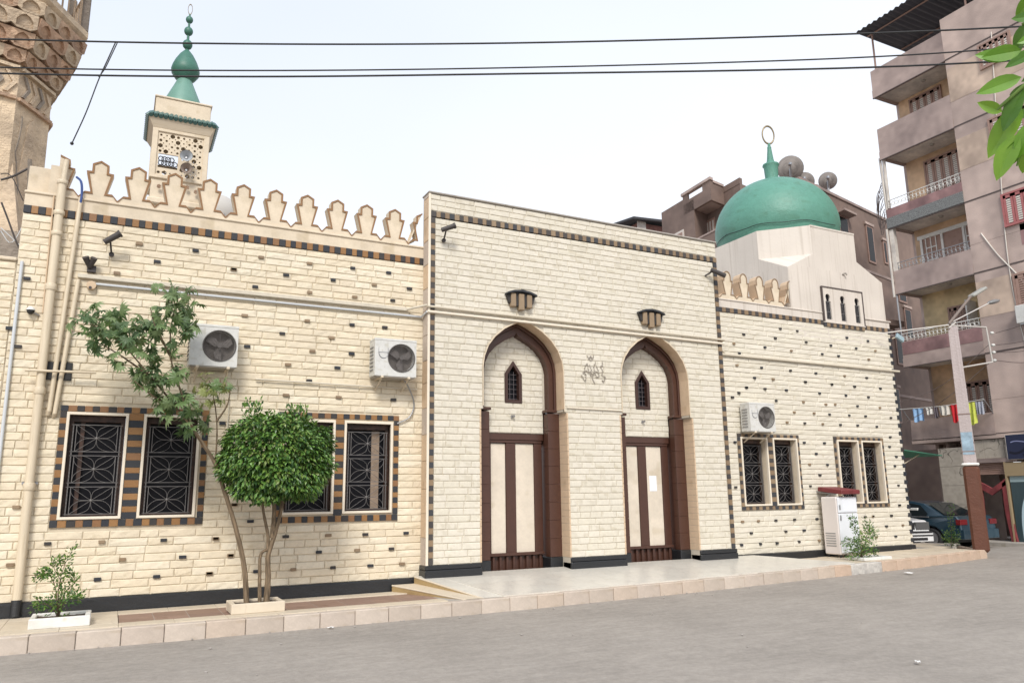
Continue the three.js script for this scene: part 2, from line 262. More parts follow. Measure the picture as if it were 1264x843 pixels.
  const quad = (c, th = 0.03) => { const pos = []; const T = c.map(p => [p[0], py(p[0], p[1]), p[1]]), B = T.map(p => [p[0], p[1] - th, p[2]]); const f = (a, b, c2, d) => pos.push(...a, ...b, ...c2, ...a, ...c2, ...d); f(T[0], T[1], T[2], T[3]); for (let i = 0; i < 4; i++) { const j = (i + 1) % 4; f(T[i], B[i], B[j], T[j]); } const g = new THREE.BufferGeometry(); g.setAttribute('position', new THREE.Float32BufferAttribute(pos, 3)); g.computeVertexNormals(); return metreUV(g); };
  const rows = 4, cols = 12;
  const zAt = (x, t) => 0.02 + (kerbZ(x) - 0.13 - 0.02) * t;
  for (let r = 0; r < rows; r++) for (let c = 0; c < cols; c++) {
    const t0 = r / rows, t1 = (r + 1) / rows - 0.002, zz0 = 0.02 + 1.5 * t0, zz1 = 0.02 + 1.5 * t1;
    const L0 = xl(zz0) + 0.33, L1 = xl(zz1) + 0.33, R0 = xr(zz0), R1 = xr(zz1), a = c / cols, b = (c + 1) / cols - 0.0004;
    const x00 = L0 + (R0 - L0) * a, x01 = L0 + (R0 - L0) * b, x10 = L1 + (R1 - L1) * a, x11 = L1 + (R1 - L1) * b;
    obj('slab', quad([[x00, zAt(x00, t0)], [x10, zAt(x10, t1)], [x11, zAt(x11, t1)], [x01, zAt(x01, t0)]]), pick(M.platform), plat);
  }
  const stepPiece = (off, w, yW, col) => { // tapering step along the platform's end
    const n = 6, pos = [], f = (a, b, c, d) => pos.push(...a, ...b, ...c, ...a, ...c, ...d);
    for (let i = 0; i < n; i++) { const s = [i / n, (i + 1) / n].map(t => { const z = 0.1 + t * 1.44, x = xl(z) + off * (1 - 0.25 * t), y = yW + (pavY(4.5) + 0.004 - yW) * Math.pow(t, 1.0); return [x, y, z]; }); const A = s[0], B = s[1]; f(A, B, [B[0] + w, B[1], B[2]], [A[0] + w, A[1], A[2]]); f([A[0], A[1] - 0.13, A[2]], [B[0], B[1] - 0.13, B[2]], B, A); }
    const g = new THREE.BufferGeometry(); g.setAttribute('position', new THREE.Float32BufferAttribute(pos, 3)); g.computeVertexNormals(); metreUV(g); return g;
  };
  obj('step', stepPiece(0, 0.332, wallY, 0), M.platform[1], plat); obj('step', stepPiece(-0.36, 0.4, 0.285, 0), M.slab[0], plat);
  const riser = (off, yT, yB) => { // tapering riser with a projecting nosing
    const at = (t, y) => { const z = 0.1 + t * 1.44; return [xl(z) + off * (1 - 0.25 * t) - 0.004, y, z]; }, kY = pavY(4.5) + 0.004, pos = []; const T0 = at(0, yT - 0.022), T1 = at(1, kY - 0.004), B1 = at(1, kY - 0.03), B0 = at(0, yB); pos.push(...B0, ...B1, ...T1, ...B0, ...T1, ...T0); const g = new THREE.BufferGeometry(); g.setAttribute('position', new THREE.Float32BufferAttribute(pos, 3)); g.computeVertexNormals(); return metreUV(g); };
  const nosing = (off, yT) => { const kY = pavY(4.5) + 0.004, a = V3(xl(0.1) + off, yT - 0.01, 0.1), b = V3(xl(1.54) + off * 0.75, kY - 0.01, 1.54); return bar(a, b, 0.014, 0.012, 6); };
  obj('riser', riser(0, wallY, 0.27), M.stepEdge, plat); obj('riser', riser(-0.36, 0.285, 0.175), M.stepEdge, plat); obj('nosing', nosing(0, wallY), M.slab[1], plat); obj('nosing', nosing(-0.36, 0.285), M.slab[1], plat);
}

// ---------------------------------------------------------------- the mosque
const mosque = grp('mosque');
tag(mosque, 'cream brick mosque with green dome, slim lattice minaret and two pointed arch doors', 'mosque');
function brickGeo(rough) { // one stone: a bevelled front face, hackled when rough; unit size, back left open
  const nx = 5, ny = 3, pos = [], uv = [], ou = rnd(), ov = rnd();
  const pt = []; for (let j = 0; j < ny; j++) for (let i = 0; i < nx; i++) { const e = 0.03, f = 0.1; const x = i === 0 ? e : i === nx - 1 ? 1 - e : i / (nx - 1) + rr(-0.06, 0.06), y = j === 0 ? f : j === ny - 1 ? 1 - f : 0.5 + rr(-0.12, 0.12); pt.push([x - 0.5, y - 0.5, (i === 0 || i === nx - 1 || j === 0 || j === ny - 1 ? -0.15 : 0.15) * rough + rr(-1, 1) * 0.45 * rough]); }
  const ring = []; for (let i = 0; i < nx; i++) ring.push(i); for (let j = 1; j < ny; j++) ring.push(j * nx + nx - 1); for (let i = nx - 2; i >= 0; i--) ring.push((ny - 1) * nx + i); for (let j = ny - 2; j > 0; j--) ring.push(j * nx);
  const back = ring.map(k => { const p = pt[k], i = k % nx, j = Math.floor(k / nx); return [i === 0 ? -0.5 : i === nx - 1 ? 0.5 : p[0], j === 0 ? -0.5 : j === ny - 1 ? 0.5 : p[1], -1.6]; });
  const tri = (a, b, c) => { for (const p of [a, b, c]) { pos.push(...p); uv.push(ou + (p[0] + 0.5) * 0.4, ov + (p[1] + 0.5) * 0.12); } };
  for (let j = 0; j < ny - 1; j++) for (let i = 0; i < nx - 1; i++) { const a = pt[j * nx + i], b = pt[j * nx + i + 1], c = pt[(j + 1) * nx + i + 1], d = pt[(j + 1) * nx + i]; tri(a, b, c); tri(a, c, d); }
  for (let k = 0; k < ring.length; k++) { const l = (k + 1) % ring.length; tri(back[k], back[l], pt[ring[l]]); tri(back[k], pt[ring[l]], pt[ring[k]]); }
  const g = new THREE.BufferGeometry(); g.setAttribute('position', new THREE.Float32BufferAttribute(pos, 3)); g.setAttribute('uv', new THREE.Float32BufferAttribute(uv, 2)); g.computeVertexNormals(); return g;
}
const rockGeos = Array.from({ length: 12 }, () => brickGeo(1)), evenGeos = Array.from({ length: 6 }, () => brickGeo(0.22));
function layBricks(parent, o) { // o: x0,x1,y0,y1,z,course,len:[a,b],holes(y0,y1)->intervals,geos,mats,relief,maxSingle
  const list = []; const n = Math.round((o.y1 - o.y0) / o.course), h = (o.y1 - o.y0) / n;
  for (let r = 0; r < n; r++) {
    const ya = o.y0 + r * h, yb = ya + h; let cuts = [[o.x0, o.x0], ...o.holes(ya, yb), [o.x1, o.x1]].sort((a, b) => a[0] - b[0]);
    for (let k = 0; k < cuts.length - 1; k++) {
      let a = cuts[k][1]; const e = cuts[k + 1][0]; if (e - a < 0.03) continue;
      let first = true; while (a < e - 0.001) { let w = rr(o.len[0], o.len[1]) * (first ? rr(0.45, 1) : 1); first = false; if (e - a - w < o.len[0] * 0.5) w = e - a; if (w > o.len[1] * 1.5) w /= 2; list.push([a, ya, w, h]); a += w; }
    }
  }
  const J = o.joint ?? 0.004, scored = list.map(b => { const c = V3(b[0] + b[2] / 2, b[1] + b[3] / 2, o.z), q = toPx(c); const inF = q[0] > 0 && q[0] < 1264 && q[1] > 0 && q[1] < 843; return { b, c, s: inF ? b[2] / (q[2] * q[2]) : 0 }; }).sort((p, q) => q.s - p.s);
  const rest = o.mats.map(() => []);
  scored.forEach((q, i) => {
    const [, , w, hh] = q.b, gi = Math.floor(rnd() * o.geos.length), mi = Math.floor(rnd() * o.mats.length), dz = rr(-0.3, 0.3) * o.relief, flip = rnd() < 0.5 ? Math.PI : 0;
    if (i < o.maxSingle) { const m = obj('brick', o.geos[gi], o.mats[mi], parent); m.position.set(q.c.x, q.c.y, o.z + dz); m.scale.set(w - J, hh - J * 0.9, o.relief); m.rotation.z = flip; }
    else { const g = o.geos[gi].clone(); const e = new THREE.Matrix4().compose(V3(q.c.x, q.c.y, o.z + dz), new THREE.Quaternion().setFromEuler(new THREE.Euler(0, 0, flip)), V3(w - J, hh - J * 0.9, o.relief)); g.applyMatrix4(e); rest[mi].push(g); }
  });
  rest.forEach((a, i) => { if (a.length) stuff(obj('brickwork', a, o.mats[i], parent)); });
}
const hits = (rects, ya, yb) => rects.filter(r => r[2] < yb - 0.012 && r[3] > ya + 0.012).map(r => [r[0], r[1]]);
// tiles
const tileGeo = cbox(-0.5, 0.5, -0.5, 0.5, -0.5, 0.5, 0.04);
let tileParity = 0;
function tileRun(parent, x0, y0, x1, y1, th, z, pitch, ochre, startDark = true) { // run along x or y; th is the other side; z is the face
  const hor = Math.abs(x1 - x0) > Math.abs(y1 - y0), L = hor ? x1 - x0 : y1 - y0, n = Math.round(L / pitch); let s = 0; const ws = Array.from({ length: n }, () => rr(0.86, 1.14)), tot = ws.reduce((a, b) => a + b, 0);
  for (let i = 0; i < n; i++) { const w = ws[i] / tot * L, c = s + w / 2; s += w; const dark = (i % 2 === 0) === startDark; const m = obj('tile', tileGeo, pick(dark ? (ochre === M.ochreE ? M.darkE : M.dark) : ochre), parent); const d = 0.03, pz = z - d / 2 + rr(-0.0015, 0.0015); if (hor) { m.position.set(x0 + c, (y0 + y1) / 2, pz); m.scale.set(w - 0.004, th - 0.004, d); } else { m.position.set((x0 + x1) / 2, y0 + c, pz); m.scale.set(th - 0.004, w - 0.004, d); } }
}
const accentGeo = cbox(-0.5, 0.5, -0.5, 0.5, -0.5, 0.5, 0.06);
function accent(parent, px, py, z, dark, w, h, ochre) { const p = P.z(px, py, z); const m = obj('accent_brick', accentGeo, pick(dark ? M.dark : ochre), parent); m.position.set(p.x, p.y, z - 0.003); m.scale.set(w * rr(0.9, 1.1), h, 0.04); }
// ---- windows with cream frame, dark wood sash and flower grille
function windowUnit(x0, x1, y0, y1, z, reveal, opts = {}) {
  const w = grp('window', mosque), f = 0.036;
  obj('frame', ext(rect(x0, x1, y0, y1), z - 0.03, z + 0.028, [rect(x0 + f, x1 - f, y0 + f, y1 - f)], 0.005), M.frame, w);
  const ix0 = x0 + f, ix1 = x1 - f, iy0 = y0 + f, iy1 = y1 - f, zb = z - reveal;
  obj('reveal', [box(ix0 - 0.05, ix0, iy0 - 0.05, iy1 + 0.05, zb - 0.1, z - 0.031), box(ix1, ix1 + 0.05, iy0 - 0.05, iy1 + 0.05, zb - 0.1, z - 0.031), box(ix0, ix1, iy1, iy1 + 0.05, zb - 0.1, z - 0.031), box(ix0, ix1, iy0 - 0.05, iy0, zb - 0.1, z - 0.031)], opts.revealMat ?? M.plaster, w);
  const s = 0.055; obj('sash', [ext(rect(ix0 + 0.002, ix1 - 0.002, iy0 + 0.002, iy1 - 0.002), zb - 0.08, zb - 0.005, [rect(ix0 + s, ix1 - s, iy0 + s * 0.5, iy1 - s * 1.6)], 0.004), ...(opts.leaf ? [box(ix0 + (ix1 - ix0) * opts.leaf, ix0 + (ix1 - ix0) * opts.leaf + 0.05, iy0 + 0.03, iy1 - 0.09, zb - 0.09, zb - 0.04)] : [])], M.wood, w);
  obj('pane', box(ix0 + 0.03, ix1 - 0.03, iy0 + 0.02, iy1 - 0.05, zb - 0.11, zb - 0.095), M.glass, w);
  if (opts.curtain) obj('curtain', box(ix0 + (ix1 - ix0) * 0.64, ix0 + (ix1 - ix0) * 0.82, iy0 + 0.03, iy1 - 0.1, zb - 0.094, zb - 0.085), mat([0.3, 0.225, 0.165]), w);
  // grille
  const gz = opts.gz ?? z - 0.02 - reveal * 0.4, gs = []; const t = 0.0042, mg = opts.mg ?? 0.09, gx0 = ix0 + 0.03, gx1 = ix1 - 0.03, px0 = ix0 + mg, px1 = ix1 - mg, H = iy1 - iy0 - 0.16, n = 3, gap = 0.055, ph = (H - gap * (n - 1)) / n;
  const bx = (a, b, c, d) => gs.push(box(a, b, c, d, gz - t, gz + t));
  for (const x of [gx0 + 0.02, px0 - 0.035, px1 + 0.035, gx1 - 0.02]) bx(x - t, x + t, iy0 + 0.02, iy0 + 0.02 + H);
  for (let k = 0; k < n; k++) {
    const a = iy0 + 0.03 + k * (ph + gap), b = a + ph, cx = (px0 + px1) / 2, cy = (a + b) / 2, hw = (px1 - px0) / 2, hh = ph / 2;
    for (const y of [a, b]) bx(gx0, gx1, y - t, y + t);
    for (const x of [px0, px1]) bx(x - t, x + t, a, b);
    for (const sx of [-1, 1]) for (const sy of [-1, 1]) {
      const c0 = V3(cx, cy, gz), c1 = V3(cx + sx * hw, cy + sy * hh, gz); gs.push(bar(c0, c1, t * 0.8, t * 0.8, 5));
      for (const q of [0, 1]) { const m1 = V3(cx + sx * hw * (q ? 0.08 : 0.62), cy + sy * hh * (q ? 0.62 : 0.08), gz), m2 = V3(cx + sx * hw * (q ? 0.5 : 0.95), cy + sy * hh * (q ? 0.95 : 0.5), gz); gs.push(tube([c0, m1, m2, c1], t * 0.8, 10, 5)); }
    }
    const hub = new THREE.SphereGeometry(0.02, 8, 6); hub.scale(1, 1, 0.5); hub.translate(cx, cy, gz); gs.push(hub);
  }
  obj('grille', gs, M.iron, w);
  return w;
}
// ---- prayer hall wing
const HX0 = -1.38, HX1 = 4.47, HTOP = 5.5;
{
  const wins = [[-0.61, 0.14], [0.33, 1.07], [2.25, 3.03], [3.17, 3.96]].map(w => [...w, 1.37, 2.79]);
  const borders = [[-0.69, 1.18, 1.27, 2.88], [2.17, 4.06, 1.25, 2.9]];
  const wall = obj('wall', [ext(rect(HX0, HX1, 0.1, HTOP), -0.35, -0.014, wins.map(w => rect(w[0] + 0.03, w[1] - 0.03, w[2] + 0.03, w[3] - 0.03))), box(HX0, HX0 + 0.3, 0.1, HTOP, -7, -0.36)], M.mortar, mosque);
  layBricks(wall, { x0: HX0 + 0.002, x1: HX1, y0: 0.36, y1: HTOP - 0.004, z: 0.002, course: 0.107, len: [0.22, 0.52], holes: (a, b) => hits(borders, a, b), geos: rockGeos, mats: M.rock, relief: 0.0085, maxSingle: 300 });
  const A4 = 4.2133, A3 = 2.98;
  const add = (l, ox, oy, s) => l.forEach(([x, y, d]) => accent(wall, ox + x / s, oy + y / s, 0.012, d, 0.085, 0.042, M.ochreE));
  add([[723, 510, 0], [1015, 545, 1], [815, 602, 1], [605, 662, 0], [1213, 643, 0], [137, 690, 1]], 0, 180, A4);
  add([[303, 580, 0], [555, 612, 0], [780, 636, 1], [967, 660, 1], [160, 643, 0], [433, 672, 1], [678, 698, 1], [892, 722, 0], [1075, 743, 1], [272, 733, 1], [556, 762, 0], [790, 786, 0], [988, 804, 1]], 250, 180, A4);
  add([[45, 190, 1], [90, 285, 1], [895, 340, 0], [1155, 685, 1]], 0, 360, A4);
  add([[217, 124, 0], [543, 152, 0], [777, 172, 1], [947, 186, 1], [413, 218, 1], [670, 240, 0], [230, 285, 1], [570, 310, 0], [774, 323, 1], [443, 379, 0], [700, 396, 1], [554, 463, 1], [433, 538, 0], [707, 550, 0], [992, 562, 1]], 250, 360, A4);
  add([[57, 196, 0], [35, 409, 0], [173, 331, 1], [372, 324, 0], [600, 318, 1], [793, 313, 0], [448, 389, 0], [670, 380, 1], [847, 375, 0], [356, 462, 1], [574, 452, 1], [769, 441, 0], [860, 188, 0]], 0, 560, A3);
  add([[116, 188, 0], [175, 249, 1], [47, 312, 0], [101, 374, 0], [23, 440, 0], [197, 433, 1], [305, 305, 1], [462, 300, 0], [598, 297, 1], [748, 292, 1], [427, 362, 1], [568, 355, 0], [694, 350, 1], [333, 426, 0], [479, 419, 1], [617, 412, 1], [733, 405, 0]], 250, 560, A3);
  // lower boundary wall carried on to the left
  const low = obj('wall', box(-8, HX0 - 0.004, 0.1, 4.8, -0.3, -0.014), M.mortar, mosque);
  layBricks(low, { x0: -8, x1: HX0 - 0.006, y0: 0.36, y1: 4.79, z: 0.002, course: 0.107, len: [0.22, 0.52], holes: () => [], geos: rockGeos, mats: M.rock, relief: 0.012, maxSingle: 60 });
  obj('coping', cbox(-8, HX0 - 0.004, 4.8, 4.85, -0.33, 0.03, 0.01), M.plaster, mosque);
  obj('plinth', cbox(-8, HX1 - 0.03, 0.1, 0.362, -0.05, 0.05, 0.02), M.plinth, mosque);
  // windows and tile surrounds
  const surround = (b, ws) => {
    const s = grp('tile_surround', mosque), z = 0.013, T = 0.082; const [x0, x1, y0, y1] = b;
    obj('backing', ext(rect(x0, x1, y0, y1), -0.03, -0.004, ws.map(w => rect(w[0] + 0.02, w[1] - 0.02, w[2] + 0.02, w[3] - 0.02))), M.mortar, s);
    tileRun(s, x0, y1 - T, x1, y1, T, z, 0.093, M.ochre); tileRun(s, x0, y0, x1, y0 + T + 0.012, T + 0.012, z, 0.1, M.ochre);
    tileRun(s, x0, y0 + T + 0.014, x0 + T, y1 - T - 0.002, T, z, 0.088, M.ochre, false); tileRun(s, x1 - T, y0 + T + 0.014, x1, y1 - T - 0.002, T, z, 0.088, M.ochre);
    tileRun(s, ws[0][1] + 0.002, y0 + T + 0.014, ws[1][0] - 0.002, y1 - T - 0.002, ws[1][0] - ws[0][1] - 0.004, z, 0.09, M.ochre);
  };
  surround(borders[0], wins.slice(0, 2)); surround(borders[1], wins.slice(2));
  wins.forEach((w, i) => windowUnit(w[0], w[1], w[2], w[3], 0.004, 0.09, { revealMat: M.wood, gz: -0.045, leaf: [0.2, 0, 0, 0][i], curtain: i === 3 }));
  // band, cornice, merlons
  const band = grp('tile_band', mosque); tileRun(band, HX0, HTOP, HX1, 5.615, 0.112, 0.014, 0.09, M.ochre); obj('backing', box(HX0, HX1, HTOP, 5.615, -0.3, -0.018), M.mortar, band);
  obj('cornice', [box(HX0, HX1, 5.616, 5.8, -0.3, 0.0), cbox(HX0 - 0.01, HX1, 5.79, 5.825, -0.3, 0.022, 0.008)], M.plaster, mosque);
  const S = 0.493, half = [[0.2465, 0], [0.2465, 0.03], [0.175, 0.115], [0.1, 0.115], [0.175, 0.425], [0.108, 0.43], [0.108, 0.545], [0, 0.605]];
  const outline = half.concat(half.slice(0, -1).reverse().map(p => [-p[0], p[1]]));
  const inner = k => { const h = [[0.2465, 0.005], [0.2465, 0.03 - k], [0.175 + k * 0.4, 0.115 - k], [0.1 - k, 0.115 - k], [0.175 - k * 1.3, 0.425 - k], [0.108 - k, 0.43 - k], [0.108 - k, 0.545 - k * 0.5], [0, 0.605 - k]]; return h; };
  const ih = inner(0.029), full = outline.slice(1, -1), ring = full.concat(ih.slice(1).concat(ih.slice(1, -1).reverse().map(p => [-p[0], p[1]])).reverse());
  const mg = ext(outline, -0.17, -0.012), tg = ext(ring, -0.0115, 0.0);
  const cs = []; for (let k = -1; k < 11; k++) cs.push(-0.5 + k * S); // centres
  for (const c of cs) {
    if (c < -0.9) { // the corner merlon is half hidden by the pier
      const clip = outline.filter(p => p[0] >= -0.001); const m = obj('merlon', ext([[-0.12, 0], ...half.slice(0, 6), [0.108, 0.43], [0.108, 0.545], [-0.02, 0.6], [-0.02, 0.43], [-0.12, 0.43]].filter((p, i) => i !== 6), -0.17, -0.012), M.plaster, mosque); m.position.set(c, 5.826, 0);
      obj('trim', ext([[0.175, 0.425], [0.108, 0.43], [0.108, 0.545], [-0.02, 0.6], [-0.02, 0.575], [0.087, 0.53], [0.087, 0.409], [0.148, 0.404], [0.079, 0.094], [0.18, 0.094], [0.2465, 0.009], [0.2465, 0.03], [0.175, 0.115], [0.1, 0.115]], -0.0115, 0.0), M.trim, m); continue;
    }
    const cut = c + 0.247 > HX1 - 0.02; if (cut && c > HX1 - 0.05) { const m = obj('merlon', ext(outline.filter(p => p[0] <= 0.02), -0.17, -0.012), M.plaster, mosque); m.position.set(c, 5.826, 0); const t = obj('trim', ext(ring.filter(p => p[0] <= 0.001), -0.0115, 0), M.trim, m); continue; }
    const m = obj('merlon', mg, M.plaster, mosque); m.position.set(c, 5.826, 0); obj('trim', tg, M.trim, m);
  }
  obj('corner_pier', cbox(HX0 - 0.005, HX0 + 0.3, 5.826, 6.26, -0.6, -0.18, 0.01), M.plaster, mosque);
  obj('roof', box(HX0 + 0.3, 16.1, 5.0, 5.15, -7, -0.36), M.concrete, mosque);
}
// ---- portal block
const EX0 = 4.46, EX1 = 10.83, EZ = 0.25, ETOP = 6.72;
const archHalf = [[0.79, 3.1], [0.79, 3.78], [0.765, 3.95], [0.69, 4.14], [0.56, 4.31], [0.38, 4.46], [0.18, 4.57], [0, 4.64]];
const archPts = (cx, low, s = 0) => { const r = archHalf.map(p => [p[0] - s, p[1] - (p[1] > 3.7 ? s * (p[1] - 3.7) / 0.94 * 1.15 : 0)]); const R = r.map(p => [cx + Math.max(0, p[0]), p[1]]), L = r.slice(0, -1).reverse().map(p => [cx - p[0], p[1]]); return low != null ? [[cx - 0.79 + s, low], [cx + 0.79 - s, low], ...R, ...L] : [...R, ...L]; };
const archAt = (cx, y) => { if (y >= 4.64) return null; if (y < 3.04) return 0.84; let w = 0.79; for (let i = 1; i < archHalf.length; i++) if (y >= archHalf[i - 1][1] && y <= archHalf[i][1]) { const t = (y - archHalf[i - 1][1]) / (archHalf[i][1] - archHalf[i - 1][1]); w = archHalf[i - 1][0] + t * (archHalf[i][0] - archHalf[i - 1][0]); } return w; };
const AC = [6.255, 9.1];
{
  const holes = AC.map(cx => { const a = archPts(cx, 0.1); return [[cx - 0.84, 0.1], [cx + 0.84, 0.1], [cx + 0.84, 3.05], [cx + 0.79, 3.06], ...a.slice(3, -1), [cx - 0.79, 3.06], [cx - 0.84, 3.05]]; });
  const wall = obj('portal_wall', [ext(rect(EX0, EX1, 0.05, ETOP), -0.03, EZ - 0.012, holes)], M.mortarE, mosque);
  const edge = 0.014;
  layBricks(wall, { x0: EX0 + 0.112, x1: EX1 - 0.112, y0: 0.55, y1: 6.29, z: EZ, course: 0.1085, len: [0.2, 0.42], geos: evenGeos, mats: M.smoothBrick, relief: 0.008, joint: 0.005, maxSingle: 300, holes: (a, b) => AC.flatMap(cx => { const w = archAt(cx, a + 0.01); return w == null ? [] : [[cx - w - edge, cx + w + edge]]; }) });
  layBricks(wall, { x0: EX0 + 0.004, x1: EX1 - 0.004, y0: 6.41, y1: ETOP, z: EZ, course: 0.104, len: [0.26, 0.42], geos: evenGeos, mats: M.smoothBrick, relief: 0.008, joint: 0.005, maxSingle: 0, holes: () => [] });
  obj('coping', cbox(EX0 - 0.02, EX1 + 0.02, ETOP + 0.001, ETOP + 0.035, -0.05, EZ + 0.03, 0.01), M.concrete, mosque);
  const side = grp('return_face', mosque); let yy = 0.55; while (yy < ETOP - 0.05) { const h = Math.min(rr(0.36, 0.44), ETOP - yy); obj('panel', cbox(EX0 - 0.012, EX0 + 0.02, yy, yy + h - 0.008, 0.02, EZ - 0.002, 0.004), pick(M.kerb.slice(0, 1).concat([M.plasterPink])), side); yy += h; }
  obj('corner_bead', cbox(EX0 - 0.012, EX0 + 0.03, 0.55, ETOP, EZ - 0.001, EZ + 0.012, 0.004), M.frame, mosque);
  const band = grp('tile_band', mosque); obj('backing', box(EX0 + 0.03, EX1, 6.29, 6.41, EZ - 0.03, EZ - 0.012), M.mortarE, band);
  tileRun(band, EX0 + 0.032, 6.296, EX1, 6.406, 0.1, EZ + 0.011, 0.088, M.ochreE); tileRun(band, EX0 + 0.032, 0.56, EX0 + 0.11, 6.292, 0.076, EZ + 0.011, 0.094, M.ochreE); tileRun(band, EX1 - 0.1, 0.56, EX1 - 0.004, 6.292, 0.09, EZ + 0.011, 0.094, M.ochreE);
  const pl = [[EX0 - 0.03, AC[0] - 0.84], [AC[0] + 0.84, AC[1] - 0.84], [AC[1] + 0.84, EX1 + 0.03]];
  for (const [a, b] of pl) obj('plinth', [cbox(a, b, 0.1, 0.478, 0, EZ + 0.035, 0.012), cbox(a + 0.004, b - 0.004, 0.48, 0.552, 0, EZ + 0.02, 0.01)], M.plinth, mosque);
  AC.forEach((cx, di) => {
    const yb = 0.36;
    // smooth arch edge moulding and the tan reveal courses
    const aO = archPts(cx, null, -0.014), aI = archPts(cx, null, 0);
    obj('arch_moulding', [ext([...aO, ...aI.slice().reverse()], EZ - 0.03, EZ + 0.008), box(cx + 0.79, cx + 0.804, 3.06, 3.1, EZ - 0.03, EZ + 0.008)], M.plaster, mosque);
    const rv = grp('arch_reveal', mosque); const n = 22;
    for (let k = 0; k < n; k++) for (const s of [-1, 1]) { const y0 = 0.56 + (3.04 - 0.56) * k / n, y1 = 0.56 + (3.04 - 0.56) * (k + 1) / n - 0.005; obj('brick', cbox(Math.min(cx + s * 0.836, cx + s * 0.865), Math.max(cx + s * 0.836, cx + s * 0.865), y0, y1, -0.03, EZ + 0.006, 0.004), M.plasterPink, rv); }
    { const o = archPts(cx, null, 0.0), i = archPts(cx, null, 0.004); obj('intrados', ext([...o, ...i.slice().reverse()], -0.03, EZ + 0.002), M.plasterPink, rv); }
    obj('niche_back', box(cx - 0.83, cx + 0.83, 2.5, 4.78, -0.56, -0.505), M.mortarE, mosque);
    // brown marble arch ring
    const rO = archPts(cx, null, 0.006), rI = archPts(cx, null, 0.15), rM = archPts(cx, null, 0.05);
    const ring = obj('arch_ring', [ext([...rO, ...rM.slice().reverse()], -0.16, 0.0, [], 0.008), ext([...rM, ...rI.slice().reverse()], -0.2, -0.035, [], 0.008)], M.brown, mosque);
    // pilasters
    for (const s of [-1, 1]) {
      const p = grp('pilaster', mosque); const xo = cx + s * 0.834, xi = cx + s * (s < 0 ? 0.56 : 0.6); const X = [Math.min(xo, xi), Math.max(xo, xi)];
      for (let k = 0; k < 8; k++) { const y0 = 0.56 + k * 0.31, y1 = Math.min(y0 + 0.3075, 3.06); obj('block', cbox(X[0], X[1], y0, y1, -0.16, -0.012, 0.003), M.brown, p); }
      obj('side_lining', box(Math.min(xi + s * 0.03, xo), Math.max(xi + s * 0.03, xo), 0.4, 3.06, -0.5, -0.161), M.brown, p);
      obj('capital', cbox(Math.min(xi - s * 0.03, cx + s * 0.79), Math.max(xi - s * 0.03, cx + s * 0.79), 3.062, 3.11, -0.17, 0.01, 0.01), M.brown, p);
      obj('plinth', cbox(X[0] - 0.005, X[1] + 0.012, 0.1, 0.556, -0.5, 0.0, 0.012), M.plinth, p);
    }
    // tympanum with small pointed window
    const ty = archPts(cx, null, 0.02); const wy = [[cx - 0.17, 3.22], [cx + 0.17, 3.22], [cx + 0.17, 3.75], [cx, 3.985], [cx - 0.17, 3.75]];
    const t0 = [[cx - 0.6, 2.69], [cx + 0.6, 2.69], [cx + 0.6, 3.1], ...ty, [cx - 0.6, 3.1]];
    const tym = obj('tympanum', ext(t0, -0.5, -0.192, [wy]), M.mortarE, mosque);
    layBricks(tym, { x0: cx - 0.6, x1: cx + 0.6, y0: 2.69, y1: 4.55, z: -0.18, course: 0.1085, len: [0.22, 0.4], geos: evenGeos, mats: M.smoothBrick, relief: 0.008, joint: 0.005, maxSingle: 40, holes: (a, b) => { const w = (archAt(cx, Math.max(a + 0.02, 3.06)) ?? 0.05) - 0.08; const e = b > 3.05 ? Math.min(0.6, w) : 0.6; const r = [[cx - 1, cx - e], [cx + e, cx + 1]]; const m = (a + b) / 2; if (m > 3.2 && m < 3.98) { const ww = a < 3.75 ? 0.17 : Math.max(0.02, 0.17 * (3.985 - a) / 0.235); r.push([cx - ww - 0.005, cx + ww + 0.005]); } return r; } });
    const w = grp('lancet_window', mosque); const inn = k => [[cx - 0.17 + k, 3.22 + k], [cx + 0.17 - k, 3.22 + k], [cx + 0.17 - k, 3.75 - k * 0.3], [cx, 3.985 - k * 1.5], [cx - 0.17 + k, 3.75 - k * 0.3]];
    obj('frame', ext(inn(0), -0.3, -0.165, [inn(0.06)], 0.006), M.brownDark, w); obj('pane', ext(inn(0.02), -0.29, -0.27), M.glass, w);
    const gb = []; for (const x of [cx - 0.04, cx + 0.04]) gb.push(box(x - 0.003, x + 0.003, 3.26, 3.8, -0.25, -0.242)); for (let k = 0; k < 6; k++) gb.push(box(cx - 0.12, cx + 0.12, 3.3 + k * 0.088, 3.306 + k * 0.088, -0.252, -0.243)); obj('grille', gb, M.ironRed2, w);
    const lm = grp('spotlight', mosque); obj('body', [bar(V3(cx - 0.04, 2.99, -0.185), V3(cx - 0.02, 2.985, -0.12), 0.022), box(cx - 0.06, cx - 0.035, 2.955, 2.985, -0.19, -0.15)], M.metal, lm);
    // door
    const d = grp('door', mosque); const z0 = -0.24;
    obj('lintel', [cbox(cx - 0.6, cx + 0.6, 2.57, 2.689, -0.5, -0.2, 0.006), cbox(cx - 0.58, cx + 0.58, 2.52, 2.57, -0.5, -0.215, 0.006)], M.brown, d);
    for (const [a, b] of [[-0.585, -0.43], [-0.14, 0.055], [0.425, 0.585]]) obj('stile', cbox(cx + a, cx + b, 0.62, 2.52, z0 - 0.1, z0 + 0.01, 0.006), M.brown, d);
    for (const [a, b] of [[-0.43, -0.14], [0.055, 0.425]]) obj('panel', cbox(cx + a + 0.002, cx + b - 0.002, 0.64, 2.51, z0 - 0.09, z0 - 0.012, 0.006), M.doorPanel, d);
    obj('rail', cbox(cx - 0.58, cx + 0.58, 0.6, 0.65, z0 - 0.08, z0 + 0.06, 0.006), M.brown, d);
